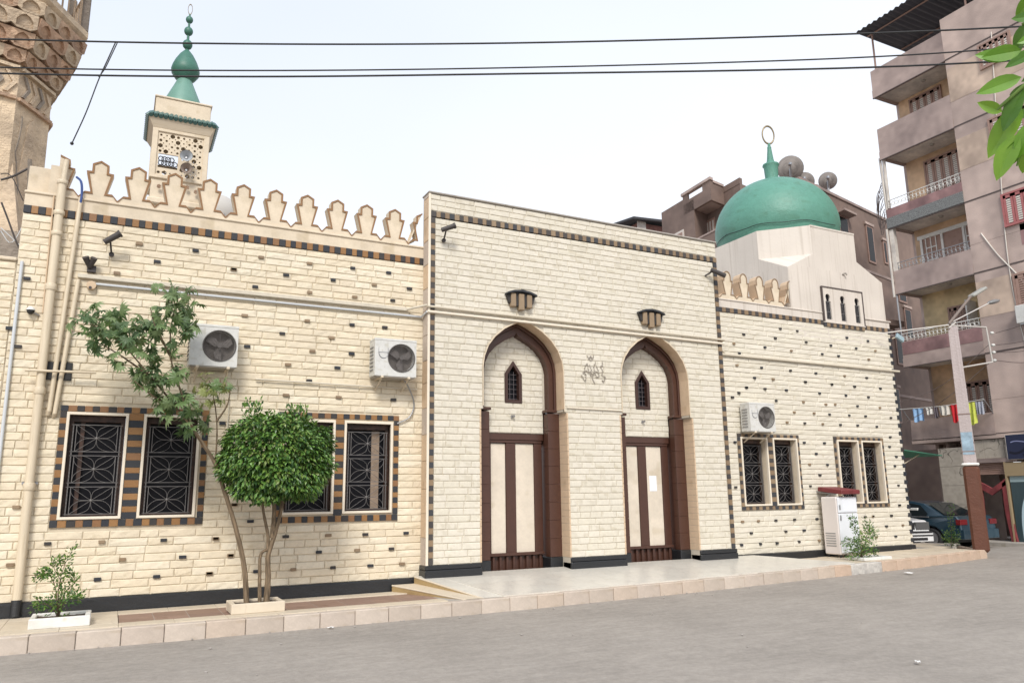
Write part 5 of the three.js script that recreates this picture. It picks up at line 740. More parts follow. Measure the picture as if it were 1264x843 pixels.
// ---------------------------------------------------------------- block of flats at the street corner
const XA = 24, ZL = -5.1, ZR = -2.3;
{
  const g = grp('apartment_block'); tag(g, 'pinkish brown apartment block with stacked corner balconies behind the pole', 'apartment building');
  const X = (px, py, x = XA) => P.x(px, py, x); const RX = XA + 1.25, XB = 36, ZE = 12, TOP = 16.95, G = laneY(24, -3);
  obj('wall', [box(RX, XB, 3.35, TOP - 0.3, ZL + 0.02, ZR), box(XA, XB, 3.2, 17.4, ZR + 0.002, ZE), box(RX, RX + 0.3, TOP - 0.3, TOP, ZL + 0.02, ZR)], M.flat, g);
  const B = [[3.28, 3.95, 0], [5.78, 6.66, 1], [8.37, 9.2, 2], [10.77, 11.55, 3], [13.42, 14.62, 4], [15.87, 16.95, 5]];
  const lines = []; for (const b of B) lines.push(box(XA - 0.012, XA - 0.001, b[0] - 0.02, b[0] + 0.025, ZR + 0.01, ZE)); obj('storey_joint', lines, M.line, g);
  const recess = [M.orange, M.yellow, M.orange, M.orange, M.orange];
  for (const [y0, y1, k] of B) {
    const b = grp('balcony', g); const top = y1, m = M.flatDark;
    if (k === 3) { obj('parapet', box(XA, XA + 0.12, y0 + 0.4, top - 0.05, ZL, ZR), M.pink, b); obj('granite_band', box(XA - 0.03, XA + 0.14, y0 + 0.02, y0 + 0.4, ZL - 0.02, ZR), M.granite, b); } else { obj('parapet', [box(XA, XA + 0.12, y0 + 0.3, top, ZL, ZR), box(XA - 0.015, XA + 0.12, y0, y0 + 0.3, ZL - 0.01, ZR)], m, b); if (k === 1) obj('painted_band', box(XA - 0.008, XA - 0.001, y0 + 0.42, top - 0.02, ZL + 0.02, ZR), M.pink, b); }
    obj('side_parapet', box(XA + 0.12, RX, y0, top, ZL, ZL + 0.12), m, b); obj('floor_slab', box(XA + 0.12, RX, y0 + 0.06, y0 + 0.2, ZL + 0.12, ZR), M.soffit, b);
    obj('drip_edge', box(XA - 0.02, XA + 0.02, y0 - 0.03, y0, ZL - 0.01, ZR), M.line, b);
    if (k > 0) { const lp = new THREE.CylinderGeometry(0.08, 0.06, 0.06, 12); lp.translate(XA + 0.6, y0 + 0.03, (ZL + ZR) / 2 + 0.2); obj('ceiling_lamp', lp, M.concrete, b); }
    if (k >= 1 && k <= 3) { const rail = [], yr = top + 0.28; rail.push(bar(V3(XA + 0.05, yr, ZL), V3(XA + 0.05, yr, ZR), 0.016)); for (let z = ZL + 0.05; z < ZR; z += 0.14) { const t = new THREE.TorusGeometry(0.06, 0.008, 4, 12); t.rotateY(1.571); t.translate(XA + 0.05, top + 0.12, z + 0.07); rail.push(t, bar(V3(XA + 0.05, top, z), V3(XA + 0.05, yr, z), 0.007, 0.007, 4)); } obj('railing', rail, k === 2 ? M.metal : M.white, b); }
  }
  // recess walls, painted storey by storey
  for (let k = 0; k < 5; k++) obj('recess_wall', box(RX - 0.02, RX - 0.002, B[k][0] + 0.2, B[k + 1][0] + 0.06, ZL + 0.13, ZR - 0.002), recess[k], g);
  obj('post', [bar(V3(XA + 0.1, B[3][1], ZL + 0.06), V3(XA + 0.1, B[4][0], ZL + 0.06), 0.07, 0.07, 4), box(XA + 0.02, XA + 0.18, B[2][1], B[3][0], ZL, ZL + 0.16)], M.soffit, g); obj('post', bar(V3(XA + 0.02, B[1][1], ZL + 0.02), V3(XA + 0.02, B[2][0], ZL + 0.02), 0.03), M.metal, g);
  obj('downpipe', [bar(V3(XA - 0.05, B[2][0] - 0.1, ZL - 0.03), V3(XA - 0.05, B[3][0], ZL - 0.03), 0.04), bar(V3(XA + 0.06, B[3][0], ZL), V3(XA + 0.06, B[4][0] + 0.1, ZL - 0.06), 0.045)], M.soffit, g);
  // shuttered windows
  const shutter = (z0, z1, y0, y1, x, m, sm, leaves = 4, white = false) => {
    const w = grp('window', g); obj('frame', [box(x - 0.06, x - 0.002, y0, y1, z0, z0 + 0.06), box(x - 0.06, x - 0.002, y0, y1, z1 - 0.06, z1), box(x - 0.06, x - 0.002, y1 - 0.06, y1, z0 + 0.06, z1 - 0.06), box(x - 0.07, x - 0.002, y0 - 0.03, y0 + 0.05, z0, z1)], m, w);
    obj('pane', box(x - 0.02, x - 0.004, y0 + 0.05, y1 - 0.06, z0 + 0.06, z1 - 0.06), M.glass, w);
    const L = (z1 - z0 - 0.12) / leaves; for (let i = 0; i < leaves; i++) { const a = z0 + 0.06 + i * L + 0.008, b = a + L - 0.016; obj('shutter_leaf', [box(x - 0.05, x - 0.025, y0 + 0.06, y1 - 0.07, a, a + L * 0.24), box(x - 0.05, x - 0.025, y0 + 0.06, y1 - 0.07, b - L * 0.24, b), box(x - 0.05, x - 0.025, y1 - 0.16, y1 - 0.07, a, b)], m, w); const sl = []; for (let y = y0 + 0.08; y < y1 - 0.2; y += 0.07) sl.push(box(x - 0.045, x - 0.03, y, y + 0.05, a + L * 0.25, b - L * 0.25)); obj('louvre', sl, sm, w); }
  };
  const zy = (px, py, x = XA) => { const p = X(px, py, x); return [p.z, p.y]; };
  { const a = zy(1207.6, 57.6), b = zy(1247, 35.6), c = zy(1212.7, 86); shutter(a[0], b[0], c[1], a[1], XA, M.shutter, M.slat, 5); }
  { const a = zy(1220.3, 148), c = zy(1226, 180.5); shutter(a[0], a[0] + 1.5, c[1], a[1], XA, M.shutter, M.slat, 4); }
  { const a = zy(1236.5, 241), c = zy(1242.3, 280); shutter(a[0], a[0] + 1.3, c[1], a[1], XA, M.shutterRed, M.slat, 4); obj('stain_panel', box(XA - 0.006, XA - 0.001, c[1] - 0.7, c[1] - 0.05, a[0] + 0.4, a[0] + 2), M.pink, g); }
  { const a = zy(1251, 339), c = zy(1257, 378); shutter(a[0], a[0] + 1.2, c[1], a[1], XA, M.shutter, M.shutter, 3); }
  { const R = RX - 0.02; const w = (l, t, bt, wid, k, m = M.shutter, s = M.slat) => { const a = zy(l[0], l[1], R); shutter(a[0], a[0] + wid, bt, a[1], R, m, s, 4); };
    w([1123, 124], 0, B[4][0] + 0.75, 1.25); w([1141, 200], 0, B[3][0] + 0.7, 1.35); w([1171, 380], 0, B[1][0] + 0.35, 0.95, 0, M.shutter, M.shutter); w([1186, 473], 0, B[0][0] + 0.75, 1.15); }
  { // white glazed balcony door
    const R = RX - 0.02, a = zy(1137, 297, R), y0 = B[2][0] + 0.22, y1 = a[1], z0 = a[0], z1 = ZR - 0.1, w = grp('window', g); const fr = []; for (const z of [z0, z0 + (z1 - z0) * 0.33, z0 + (z1 - z0) * 0.66, z1 - 0.08]) fr.push(box(R - 0.06, R - 0.002, y0, y1, z, z + 0.08)); fr.push(box(R - 0.07, R - 0.002, y1, y1 + 0.14, z0 - 0.08, z1 + 0.05)); obj('frame', fr, M.white, w); obj('pane', box(R - 0.02, R - 0.006, y0, y1, z0 + 0.08, z1 - 0.08), M.shutter, w); const gl = []; for (const s of [0.08, 0.7]) { const za = z0 + (z1 - z0) * s; for (let i = 0; i < 4; i++) gl.push(box(R - 0.04, R - 0.025, y0 + 0.1 + i * 0.45, y0 + 0.14 + i * 0.45, za, za + 0.42)); for (let i = 0; i < 3; i++) gl.push(box(R - 0.041, R - 0.026, y0, y1, za + i * 0.19, za + 0.03 + i * 0.19)); } obj('glazing_bars', gl, M.white, w);
  }
  { const p = X(1202, 378, RX); obj('open_shutter', box(RX - 0.6, RX - 0.05, B[1][0] + 0.55, B[1][0] + 2.0, p.z + 0.1, p.z + 0.14), M.white, g); }
  // paler painted panels between floors
  for (const [k, z1] of [[5, 2.6], [4, 2.6]]) obj('painted_panel', box(XA - 0.006, XA - 0.001, B[k][0] - (k === 5 ? 1.55 : 1.55), B[k][0] - (k === 5 ? 0.35 : 0.45), ZR + 0.01, z1), M.flatPatch, g);
  for (let k = 0; k < 3; k++) obj('painted_panel', box(XA - 0.006, XA - 0.001, B[k + 1][0] - 1.45, B[k + 1][0] - 0.3, ZR + 0.01, 6), k === 1 ? M.flatPatch : M.flat, g);
  // corrugated roof shelter
  const rf = grp('roof_shelter', g); const co = []; const cy = X(1057, 40, XA - 0.5).y; const cg = new THREE.PlaneGeometry(5, 14, 2, 220); cg.rotateX(-Math.PI / 2); { const p = cg.attributes.position; for (let i = 0; i < p.count; i++) p.setY(i, 0.035 * Math.sin(p.getZ(i) * 28)); cg.computeVertexNormals(); } cg.translate(XA - 0.5 + 2.5, cy, X(1057, 40, XA - 0.5).z + 7); obj('sheet', cg, mat([0.07, 0.075, 0.09], { roughness: 0.5, side: THREE.DoubleSide }), rf);
  for (const z of [-4.9, -1.4, 2.0, 5.5]) obj('post', bar(V3(XA + 0.06, TOP, z), V3(XA + 0.06, cy, z), 0.035), M.shutter, rf); for (const z of [-4.9, 5.5]) obj('post', bar(V3(XA + 4, TOP - 0.3, z), V3(XA + 4, cy, z), 0.035), M.shutter, rf); obj('rafter', [bar(V3(XA + 0.06, cy - 0.05, ZL), V3(XA + 0.06, cy - 0.05, 8), 0.03), bar(V3(XA + 2, cy - 0.05, ZL), V3(XA + 2, cy - 0.05, 8), 0.03)], M.shutter, rf);
  // facade wiring
  obj('wall_cable', [tube([V3(XA - 0.02, 16, -0.7), V3(XA - 0.02, 12, -1.0), V3(XA - 0.02, 8, -1.2), V3(XA - 0.02, 4, -0.9)], 0.018, 30, 5), tube([V3(XA - 0.02, 9.6, -1.9), V3(XA - 0.02, 8.8, -1.5), V3(XA - 0.02, 7.6, -0.8), V3(XA - 0.02, 6.9, -0.7)], 0.022, 20, 5)], M.soffit, g); obj('wall_cable', tube([V3(XA - 0.02, 9.3, 0.9), V3(XA - 0.02, 8.9, 0.1), V3(XA - 0.02, 8.0, -0.05), V3(XA - 0.02, 7.3, 0.3)], 0.025, 20, 5), M.line, g);
  const cb = []; for (let k = 0; k < 7; k++) { const y = B[3][1] + 0.6 - k * 0.1, z = ZL - 0.04; cb.push(tube([V3(XA - 0.03, y + 0.4, z), V3(XA - 0.1 - 0.05 * (k % 3), y, z - 0.1 - 0.06 * (k % 2)), V3(XA - 0.12, y - 0.7 - 0.15 * (k % 4), z - 0.14), V3(XA - 0.02, y - 0.4 - 0.1 * (k % 3), z)], 0.013, 18, 5)); } obj('cable_bundle', cb, M.line, g);
  // ground floor: stone clad pier, sign band, shutter box, dark shop and an open passage
  obj('slab_soffit', box(XA - 0.02, XB, 3.15, 3.27, ZL - 0.02, ZE), M.flat, g);
  const zp0 = X(1163, 600).z, zp1 = X(1196, 600).z, zs1 = X(1247, 620).z;
  const pier = grp('pier', g); for (let k = 0; k < 5; k++) obj('cladding', cbox(XA + 0.02, XA + 0.5, G + k * 0.6, G + (k + 1) * 0.6 - 0.008, zp0, zp1, 0.006), M.clad, pier);
  for (let k = 0; k < 3; k++) obj('cladding', cbox(XA + 0.04, XA + 0.4, 2.55, 3.13, zp1 + 0.005 + k * 0.62, zp1 + 0.005 + (k + 1) * 0.62 - 0.008, 0.006), M.clad, pier);
  obj('ledge', box(XA - 0.04, XA + 0.3, 2.42, 2.545, zp1 + 0.005, zs1 + 0.4), M.flatDark, g);
  const sb = grp('roller_shutter', g); for (let k = 0; k < 6; k++) obj('slat', cbox(XA + 0.08, XA + 0.14, 2.06 + k * 0.06, 2.115 + k * 0.06, zp1 + 0.005, zs1, 0.01), M.shutter, sb);
  obj('shop_interior', [box(XA + 3, XA + 3.1, G, 3.1, zp1, ZE), box(XA + 0.5, XA + 3, G, 3.14, zs1 + 1.5, zs1 + 1.6), box(XA + 0.5, XA + 3, G, 3.14, zp0 - 0.02, zp0 + 0.1)], M.flat, g);
  obj('passage', [box(XB - 8, XB - 7.9, 0, 3.15, ZL - 6, zp0), box(XA + 1.2, XB - 8, 0, 3.15, ZL - 0.02, ZL + 0.1)], M.flat, g);
  obj('bars', Array.from({ length: 5 }, (_, k) => bar(V3(XA + 0.9, 2.2, ZL + 0.5 + k * 0.22), V3(XA + 0.9, 3.1, ZL + 0.5 + k * 0.22), 0.03, 0.03, 6)), M.flatDark, g);
  obj('step', cbox(XA - 0.35, XA + 0.5, G - 0.1, G + 0.13, zp1 - 0.1, zs1 + 2.2, 0.02), M.concrete, g);
  // right hand shop front in timber and glass
  const sf = grp('shop_window', g); obj('frame', [box(XA - 0.05, XA + 0.1, G + 0.13, 2.42, zs1, zs1 + 0.05), box(XA - 0.05, XA + 0.1, 2.0, 2.4, zs1 + 0.05, zs1 + 1.6)], mat([0.32, 0.24, 0.14]), sf); const cv = document.createElement('canvas'); cv.width = 256; cv.height = 384; const c2 = cv.getContext('2d'); c2.fillStyle = '#3a4a4e'; c2.fillRect(0, 0, 256, 384); c2.fillStyle = '#9fb4b6'; c2.fillRect(0, 0, 256, 40); c2.fillStyle = '#b9cdd6'; c2.beginPath(); c2.moveTo(30, 384); c2.quadraticCurveTo(20, 120, 110, 70); c2.lineTo(256, 60); c2.lineTo(256, 384); c2.fill(); c2.strokeStyle = '#5e7480'; c2.lineWidth = 7; for (let i = 0; i < 6; i++) { c2.beginPath(); c2.moveTo(50 + i * 34, 384); c2.quadraticCurveTo(40 + i * 34, 200, 90 + i * 30, 90); c2.stroke(); } const ct = new THREE.CanvasTexture(cv); ct.colorSpace = THREE.SRGBColorSpace; const pg = new THREE.PlaneGeometry(1.5, 1.95); pg.rotateY(-Math.PI / 2); pg.translate(XA + 0.02, G + 1.1, zs1 + 0.84); obj('printed_film', pg, new THREE.MeshStandardMaterial({ map: ct, roughness: 0.35 }), sf);
  const sg = grp('sign_board', g); const cv2 = document.createElement('canvas'); cv2.width = 256; cv2.height = 128; const s2 = cv2.getContext('2d'); s2.fillStyle = '#242a44'; s2.fillRect(0, 0, 256, 128); s2.strokeStyle = '#0d1024'; s2.lineWidth = 12; s2.beginPath(); s2.moveTo(10, 90); s2.bezierCurveTo(60, 120, 110, 60, 90, 30); s2.stroke(); s2.beginPath(); s2.moveTo(70, 110); s2.bezierCurveTo(130, 90, 170, 60, 230, 70); s2.stroke(); s2.strokeStyle = '#8d93b8'; s2.lineWidth = 5; s2.beginPath(); s2.moveTo(20, 40); s2.bezierCurveTo(60, 20, 90, 60, 130, 30); s2.bezierCurveTo(170, 10, 190, 60, 240, 40); s2.stroke(); const st2 = new THREE.CanvasTexture(cv2); st2.colorSpace = THREE.SRGBColorSpace; const bgm = new THREE.PlaneGeometry(1.6, 0.72); bgm.rotateY(-Math.PI / 2); bgm.translate(XA - 0.105, 2.85, zs1 + 1.0); obj('face', bgm, new THREE.MeshStandardMaterial({ map: st2, roughness: 0.4 }), sg); obj('back', box(XA - 0.1, XA - 0.02, 2.48, 3.22, zs1 + 0.18, zs1 + 1.82), M.soffit, sg);
  base(g, XA + 4, 0, 2);
  // red draped curtain hung as a pointed arch in the shop door
  const c = grp('shop_curtain'); tag(c, 'red draped curtain parted in the dark shop doorway', 'curtain'); const q = (px, py) => { const p = X(px, py, XA + 0.03); return [p.z, p.y]; }; const curtain = pts => { const s = ext(pts.map(p => [-p[0], p[1]]), -0.02, 0.02, [], 0.006); s.rotateY(-Math.PI / 2); s.scale(1, 1, -1); s.translate(XA + 0.03, 0, 0); const ix = s.attributes.position; s.scale(1, 1, -1); return s; };
  const strip = pts => { const s = new THREE.ExtrudeGeometry(shp(pts.map(p => [p[0], p[1]])), { depth: 0.05, bevelEnabled: true, bevelSize: 0.01, bevelThickness: 0.01, bevelSegments: 1 }); const a = s.attributes.position; for (let i = 0; i < a.count; i++) a.setXYZ(i, XA - 0.03 + a.getZ(i), a.getY(i), a.getX(i)); s.index && s.setIndex(null); s.computeVertexNormals(); return metreUV(s); };
  const red = mat([0.26, 0.05, 0.055], { map: tMottle, side: THREE.DoubleSide });
  const yb = laneY(24, -3) + 0.14, Z = px => X(px, 620).z;
  obj('swag', strip([q(1208, 593), q(1227, 603), q(1243, 591), q(1246, 597), q(1227, 611), q(1210, 602)]), red, c); obj('drape', strip([q(1208, 593), q(1214, 603), q(1218, 640), [q(1220, 660)[0], yb], [q(1212, 660)[0], yb]]), red, c); obj('drape', strip([q(1239, 597), q(1244, 592), q(1249, 630), [q(1258, 664)[0], yb], [q(1251, 664)[0], yb], q(1243, 630)]), red, c); base(c, XA, yb, Z(1227));
}
// laundry
{
  const line = tag(obj('washing_line', tube([V3(XA - 0.35, 4.32, ZL - 0.1), V3(XA - 0.35, 4.27, -3.7), V3(XA - 0.35, 4.33, ZR)], 0.012, 16, 5), M.white), 'washing line strung along the lowest balcony', 'washing line');
  tag(obj('line_bracket', [bar(V3(XA - 0.36, 4.31, ZL), V3(XA + 0.02, 3.9, ZL), 0.015), bar(V3(XA - 0.36, 4.31, ZR), V3(XA + 0.02, 3.9, ZR), 0.015)], M.metal), 'metal brackets holding the washing line on the balcony', 'bracket');
  const cl = [[1127, 1140, 503, 519, [0.3, 0.5, 0.8], 'light blue towel hanging at the end of the washing line'], [1142, 1151, 502, 511, [0.7, 0.68, 0.66], 'small white cloth on the washing line beside the blue towel'], [1153, 1158, 502, 516, [0.12, 0.1, 0.12], 'narrow dark garment on the washing line'], [1159, 1172, 503, 515, [0.68, 0.65, 0.6], 'cream cloth on the washing line beside the red garment'], [1173, 1184, 501, 523, [0.6, 0.02, 0.03], 'red garment on the washing line behind the pole'], [1191, 1204, 499, 526, [0.62, 0.68, 0.12], 'lime green shirt hanging on the washing line'], [1205, 1214, 497, 513, [0.38, 0.4, 0.48], 'grey patterned cloth on the washing line by the lime shirt']];
  for (const [a, b, t, bt, col, lab] of cl) {
    const p = P.x(a, t, XA - 0.35), q = P.x(b, t, XA - 0.35), r = P.x(a, bt, XA - 0.35), w = q.z - p.z, h = p.y - r.y; const ph = rr(0, 6), f = (u, v) => [0.04 * Math.sin(u * 13 + ph) * (0.3 + v) + 0.02 * Math.sin(u * 29 + ph) * v, -h * v * (1 - 0.05 * Math.sin(u * 7 + ph)), w * u * (1 - 0.06 * v) + 0.03 * v];
    const g = new THREE.PlaneGeometry(1, 1, 14, 8), s = g.attributes.position; for (let i = 0; i < s.count; i++) { const [x, y, z] = f(s.getX(i) + 0.5, 0.5 - s.getY(i)); s.setXYZ(i, x, y, z); } g.computeVertexNormals(); const o = obj('laundry', g, mat(col, { side: THREE.DoubleSide, map: tPaint })); o.position.set(XA - 0.35, 4.28, p.z); tag(o, lab, 'laundry', 'laundry on the balcony line');
  }
}
// air conditioner and dishes on the flats
{ const u = grp('air_conditioner'); tag(u, 'air conditioner unit on the apartment block facade', 'air conditioner'); const p = P.x(1256, 400, XA - 0.3); obj('casing', cbox(XA - 0.32, XA - 0.02, p.y, p.y + 0.55, p.z, p.z + 0.8, 0.02), M.acWhite, u); const d = new THREE.CylinderGeometry(0.2, 0.2, 0.02, 24); d.rotateZ(1.571); d.translate(XA - 0.325, p.y + 0.28, p.z + 0.5); obj('fan_guard', d, mat([0.25, 0.3, 0.3]), u); obj('bracket', box(XA - 0.3, XA - 0.001, p.y - 0.04, p.y - 0.002, p.z + 0.1, p.z + 0.7), M.metal, u); base(u, XA - 0.2, p.y, p.z + 0.4); }
// ---------------------------------------------------------------- brown block behind the dome
{
  const g = grp('apartment_block'); tag(g, 'dark brown apartment block rising behind the green dome', 'apartment building'); const C0 = [25.6, -10.2], U = [0.974, -0.225], V = [0.08, -0.997];
  const at = (u, v) => [C0[0] + U[0] * u + V[0] * v, C0[1] + U[1] * u + V[1] * v]; const top = 14.95, lv = 15.6;
  obj('wall', prism([at(0, 0), at(16, 0), at(16, 11), at(0, 11)], 0, top), M.brownB, g);
  obj('roof_parapet', [prism([at(-0.06, -0.06), at(16, -0.06), at(16, 0.2), at(-0.06, 0.2)], top, top + 0.12)], M.flatDark, g);
  // faces: helper placing boxes on the left face (v runs back) and the front face (u runs right)
  const onL = (v0, v1, y0, y1, d) => prism([at(-d, v0), at(0.02, v0), at(0.02, v1), at(-d, v1)].reverse(), y0, y1), onF = (u0, u1, y0, y1, d) => prism([at(u0, -d), at(u1, -d), at(u1, 0.02), at(u0, 0.02)].reverse(), y0, y1);
  // stair tower and stepped parapets on the left face
  const Lp = (px, py) => P.pl(px, py, V3(C0[0], 0, C0[1]), V3(V[1], 0, -V[0]).normalize()), vOf = p => (p.x - C0[0]) * V[0] + (p.z - C0[1]) * V[1];
  const D = 1.1, L1 = (px, py) => P.pl(px, py, V3(C0[0] - D * U[0], 0, C0[1] - D * U[1]), V3(V[1], 0, -V[0]).normalize()), blk = (u0, u1, v0, v1, y0, y1) => prism([at(u0, v0), at(u1, v0), at(u1, v1), at(u0, v1)].reverse(), y0, y1);
  const vR = vOf(L1(872.5, 240)), vP = vOf(L1(853, 275)), vL = vOf(L1(838.5, 250)), yT = L1(872, 224.5).y, yB = L1(873, 249.5).y, yW = L1(812, 265.5).y, vEnd = vOf(L1(812.5, 266));
  const win = (gm, m = M.slat) => { const w = grp('window', g); gm.forEach(([n, ge, mm]) => obj(n, ge, mm, w)); };
  obj('wing', [blk(-D, 6, vP, vEnd, 0, yW - 0.3), blk(-D, -D + 0.2, vL, vEnd, yW - 0.3, yW)], M.brownB, g); const vM = vOf(Lp(913, 215)); obj('main_wall', [blk(0, 4, vM, vEnd - 0.1, top - 0.2, yT - 0.4), blk(-0.02, 0.2, vM, vR, yT - 0.4, yT - 0.1)], M.brownB, g);
  const pr = grp('parapet', g), vo0 = vR + (vL - vR) * 0.28, vo1 = vR + (vL - vR) * 0.82, h1 = yB + (yT - yB) * 0.66; obj('front', [blk(-D, -D + 0.15, vR, vo0, yB, yT), blk(-D, -D + 0.15, vo0, vo1, yB, h1), blk(-D, -D + 0.15, vo1, vL, yB, yT)], M.brownB, pr); obj('side', blk(-D + 0.15, 0, vR, vR + 0.15, yB, yT - 0.1), M.brownB, pr); obj('handrail', [blk(-D - 0.06, -D + 0.2, vR - 0.05, vL + 0.1, yT, yT + 0.14), blk(-D + 0.2, 0, vR - 0.05, vR + 0.2, yT - 0.1, yT + 0.02)], M.flat, pr); obj('soffit', blk(-D + 0.15, 0, vR + 0.15, vL, yB, yB + 0.12), M.flat, pr);
  { const v0 = vOf(Lp(882, 270)), v1 = vOf(Lp(865, 277)), y1 = Lp(881.4, 268.8).y, y0 = y1 - 1.9, sl = []; for (let k = 0; k < 5; k++) sl.push(onL(v0 + (v1 - v0) * (k + 0.1) / 5, v0 + (v1 - v0) * (k + 0.55) / 5, y0 + 0.1, y1 - 0.12, 0.07)); win([['frame', onL(v0 - 0.08, v1 + 0.08, y0, y1, 0.04), M.shutter], ['shutter', sl, M.slat]]); }
  { const bl = grp('balcony', g), v0 = vOf(L1(879, 290)), yt = L1(878, 287.5).y; obj('parapet', [blk(-D, -D + 0.12, v0, vP, yt - 1.3, yt), blk(-D + 0.12, 0, v0, v0 + 0.12, yt - 1.3, yt)], M.brownB, bl); obj('handrail', blk(-D - 0.03, -D + 0.15, v0 - 0.03, vP, yt, yt + 0.08), M.flat, bl); }
  { const p = L1(840, 285.5), v = vOf(p), fr = (a, b, c, d, e) => blk(-D - e, -D + 0.02, a, b, c, d); win([['frame', fr(v, v + 1.1, p.y - 1.5, p.y, 0.05), M.slat], ['shutter', fr(v + 0.12, v + 0.98, p.y - 1.4, p.y - 0.12, 0.07), M.shutter]]); }
  const Fp = (px, py) => P.pl(px, py, V3(C0[0], 0, C0[1]), V3(-U[1], 0, U[0]).normalize()), uOf = p => (p.x - C0[0]) * U[0] + (p.z - C0[1]) * U[1];
  for (const [px, py, w, h, aw] of [[1042, 282, 0.9, 1.2, 1], [1075, 302, 0.75, 1.9, 0], [1093, 312, 0.4, 1.2, 0], [1112, 430, 1.0, 1.7, 0], [1122, 400, 0.8, 1.6, 0], [1113, 355, 0.9, 1.6, 0], [1105, 500, 1.2, 1.7, 0]]) { const p = Fp(px, py), u = uOf(p); win([['frame', onF(u - w / 2, u + w / 2, p.y - h / 2, p.y + h / 2, 0.05), M.shutter], ['pane', onF(u - w / 2 + 0.1, u + w / 2 - 0.1, p.y - h / 2 + 0.1, p.y + h / 2 - 0.1, 0.06), M.glass], ...(aw ? [['awning', onF(u - w / 2 - 0.15, u + w / 2 + 0.15, p.y + h / 2, p.y + h / 2 + 0.1, 0.5), M.flat]] : [['lintel', onF(u - w / 2 - 0.08, u + w / 2 + 0.08, p.y + h / 2, p.y + h / 2 + 0.12, 0.1), M.flat]])]); }
  for (const y of [3.2, 6.0, 8.9, 11.8]) obj('storey_band', onF(0, 16, y, y + 0.12, 0.03), M.flatDark, g);
  base(g, at(5, 4)[0], 0, at(5, 4)[1]);
  const dish = (u, v, y, r, label) => { const d = grp('satellite_dish'); tag(d, label, 'satellite dish', 'satellite dishes on the brown roof'); const s = new THREE.SphereGeometry(r * 1.6, 24, 8, 0, 6.2832, 0, Math.asin(1 / 1.6)); s.translate(0, -r * 1.6, 0); s.scale(1, 0.8, 1); s.rotateX(Math.PI * 0.5 + 0.5); s.rotateY(-0.95); const [x, z] = at(u, v); s.translate(x, y, z); obj('reflector', s, mat([0.42, 0.39, 0.37], { side: THREE.DoubleSide, map: tMottle }), d); obj('feed_arm', [bar(V3(x, y - r * 0.9, z), V3(x - r * 0.5, y + 0.05, z + r * 0.5), 0.03), bar(V3(x - r * 0.55, y + 0.0, z + r * 0.5), V3(x - r * 0.4, y + 0.12, z + r * 0.45), 0.07)], M.metal, d); obj('mast', bar(V3(x, top - 0.05, z), V3(x, y, z), 0.05), M.metal, d); base(d, x, top, z); };
  const p1 = Fp(972, 209); dish(0.5, 0.8, p1.y + 0.75, 0.58, 'large grey satellite dish just behind the dome finial'); dish(1.35, 0.6, p1.y + 0.25, 0.45, 'satellite dish low beside the large one behind the dome'); const p3 = Fp(1028, 222); dish(uOf(p3) + 0.2, 0.4, p3.y + 0.15, 0.42, 'small satellite dish alone on the brown roof edge'); dish(uOf(Fp(1015, 227)) + 0.1, 0.5, top + 0.22, 0.3, 'smallest satellite dish low on the brown roof edge');
}
{ // house roof glimpsed behind the portal parapet
  const g = grp('house'); tag(g, 'house with dark lean-to roof glimpsed behind the portal parapet', 'house'); const c = P.z(798, 280, -24); obj('wall', box(c.x - 0.6, c.x + 3.4, 0, c.y + 0.2, -28, -24), mat([0.25, 0.12, 0.1], { map: tMottle }), g); obj('corner', box(c.x - 0.7, c.x - 0.1, 0, c.y + 0.25, -23.98, -23.9), M.soffit, g); const r = box(-1.3, 3.6, 0, 0.14, -4.4, 0.5); r.rotateX(0.12); r.rotateZ(0.06); r.translate(c.x, c.y + 0.3, -24); obj('roof', r, mat([0.05, 0.05, 0.055]), g); base(g, c.x, 0, -24);
}
{ // unlit workshop closing the side lane
  const g = grp('workshop'); tag(g, 'brown workshop with a tall open bay closing the lane behind the cars', 'workshop'); const x0 = 16.6, x1 = 24.9, z1 = -8.2, z0 = -17, H = 7.4;
  obj('wall', ext(rect(x0, x1, -0.1, H), z1 - 0.3, z1, [rect(17.0, 24.5, -0.05, 6.7)]), M.brownB, g); obj('back_wall', [box(x0, x1, -0.1, H, z0, z0 + 0.1), box(x0, x0 + 0.2, -0.1, H, z0 + 0.11, z1 - 0.31), box(x1 - 0.2, x1, -0.1, H, z0 + 0.11, z1 - 0.31)], M.brownB, g); obj('roof', box(x0 - 0.3, x1 + 0.1, H + 0.002, H + 0.2, z0 - 0.3, z1 + 2.6), M.brownB, g);
  obj('loft_floor', box(x0 + 0.21, x1 - 0.21, 3.3, 3.5, z0 + 0.11, z1 - 0.31), M.brownB, g); for (let k = 0; k < 6; k++) obj('post', bar(V3(21.6 + k * 0.4, 3.5, z1 - 0.6), V3(21.6 + k * 0.4, 6.7, z1 - 0.6), 0.04, 0.04, 6), M.flatDark, g);
  base(g, 20.7, 0, z1);
}
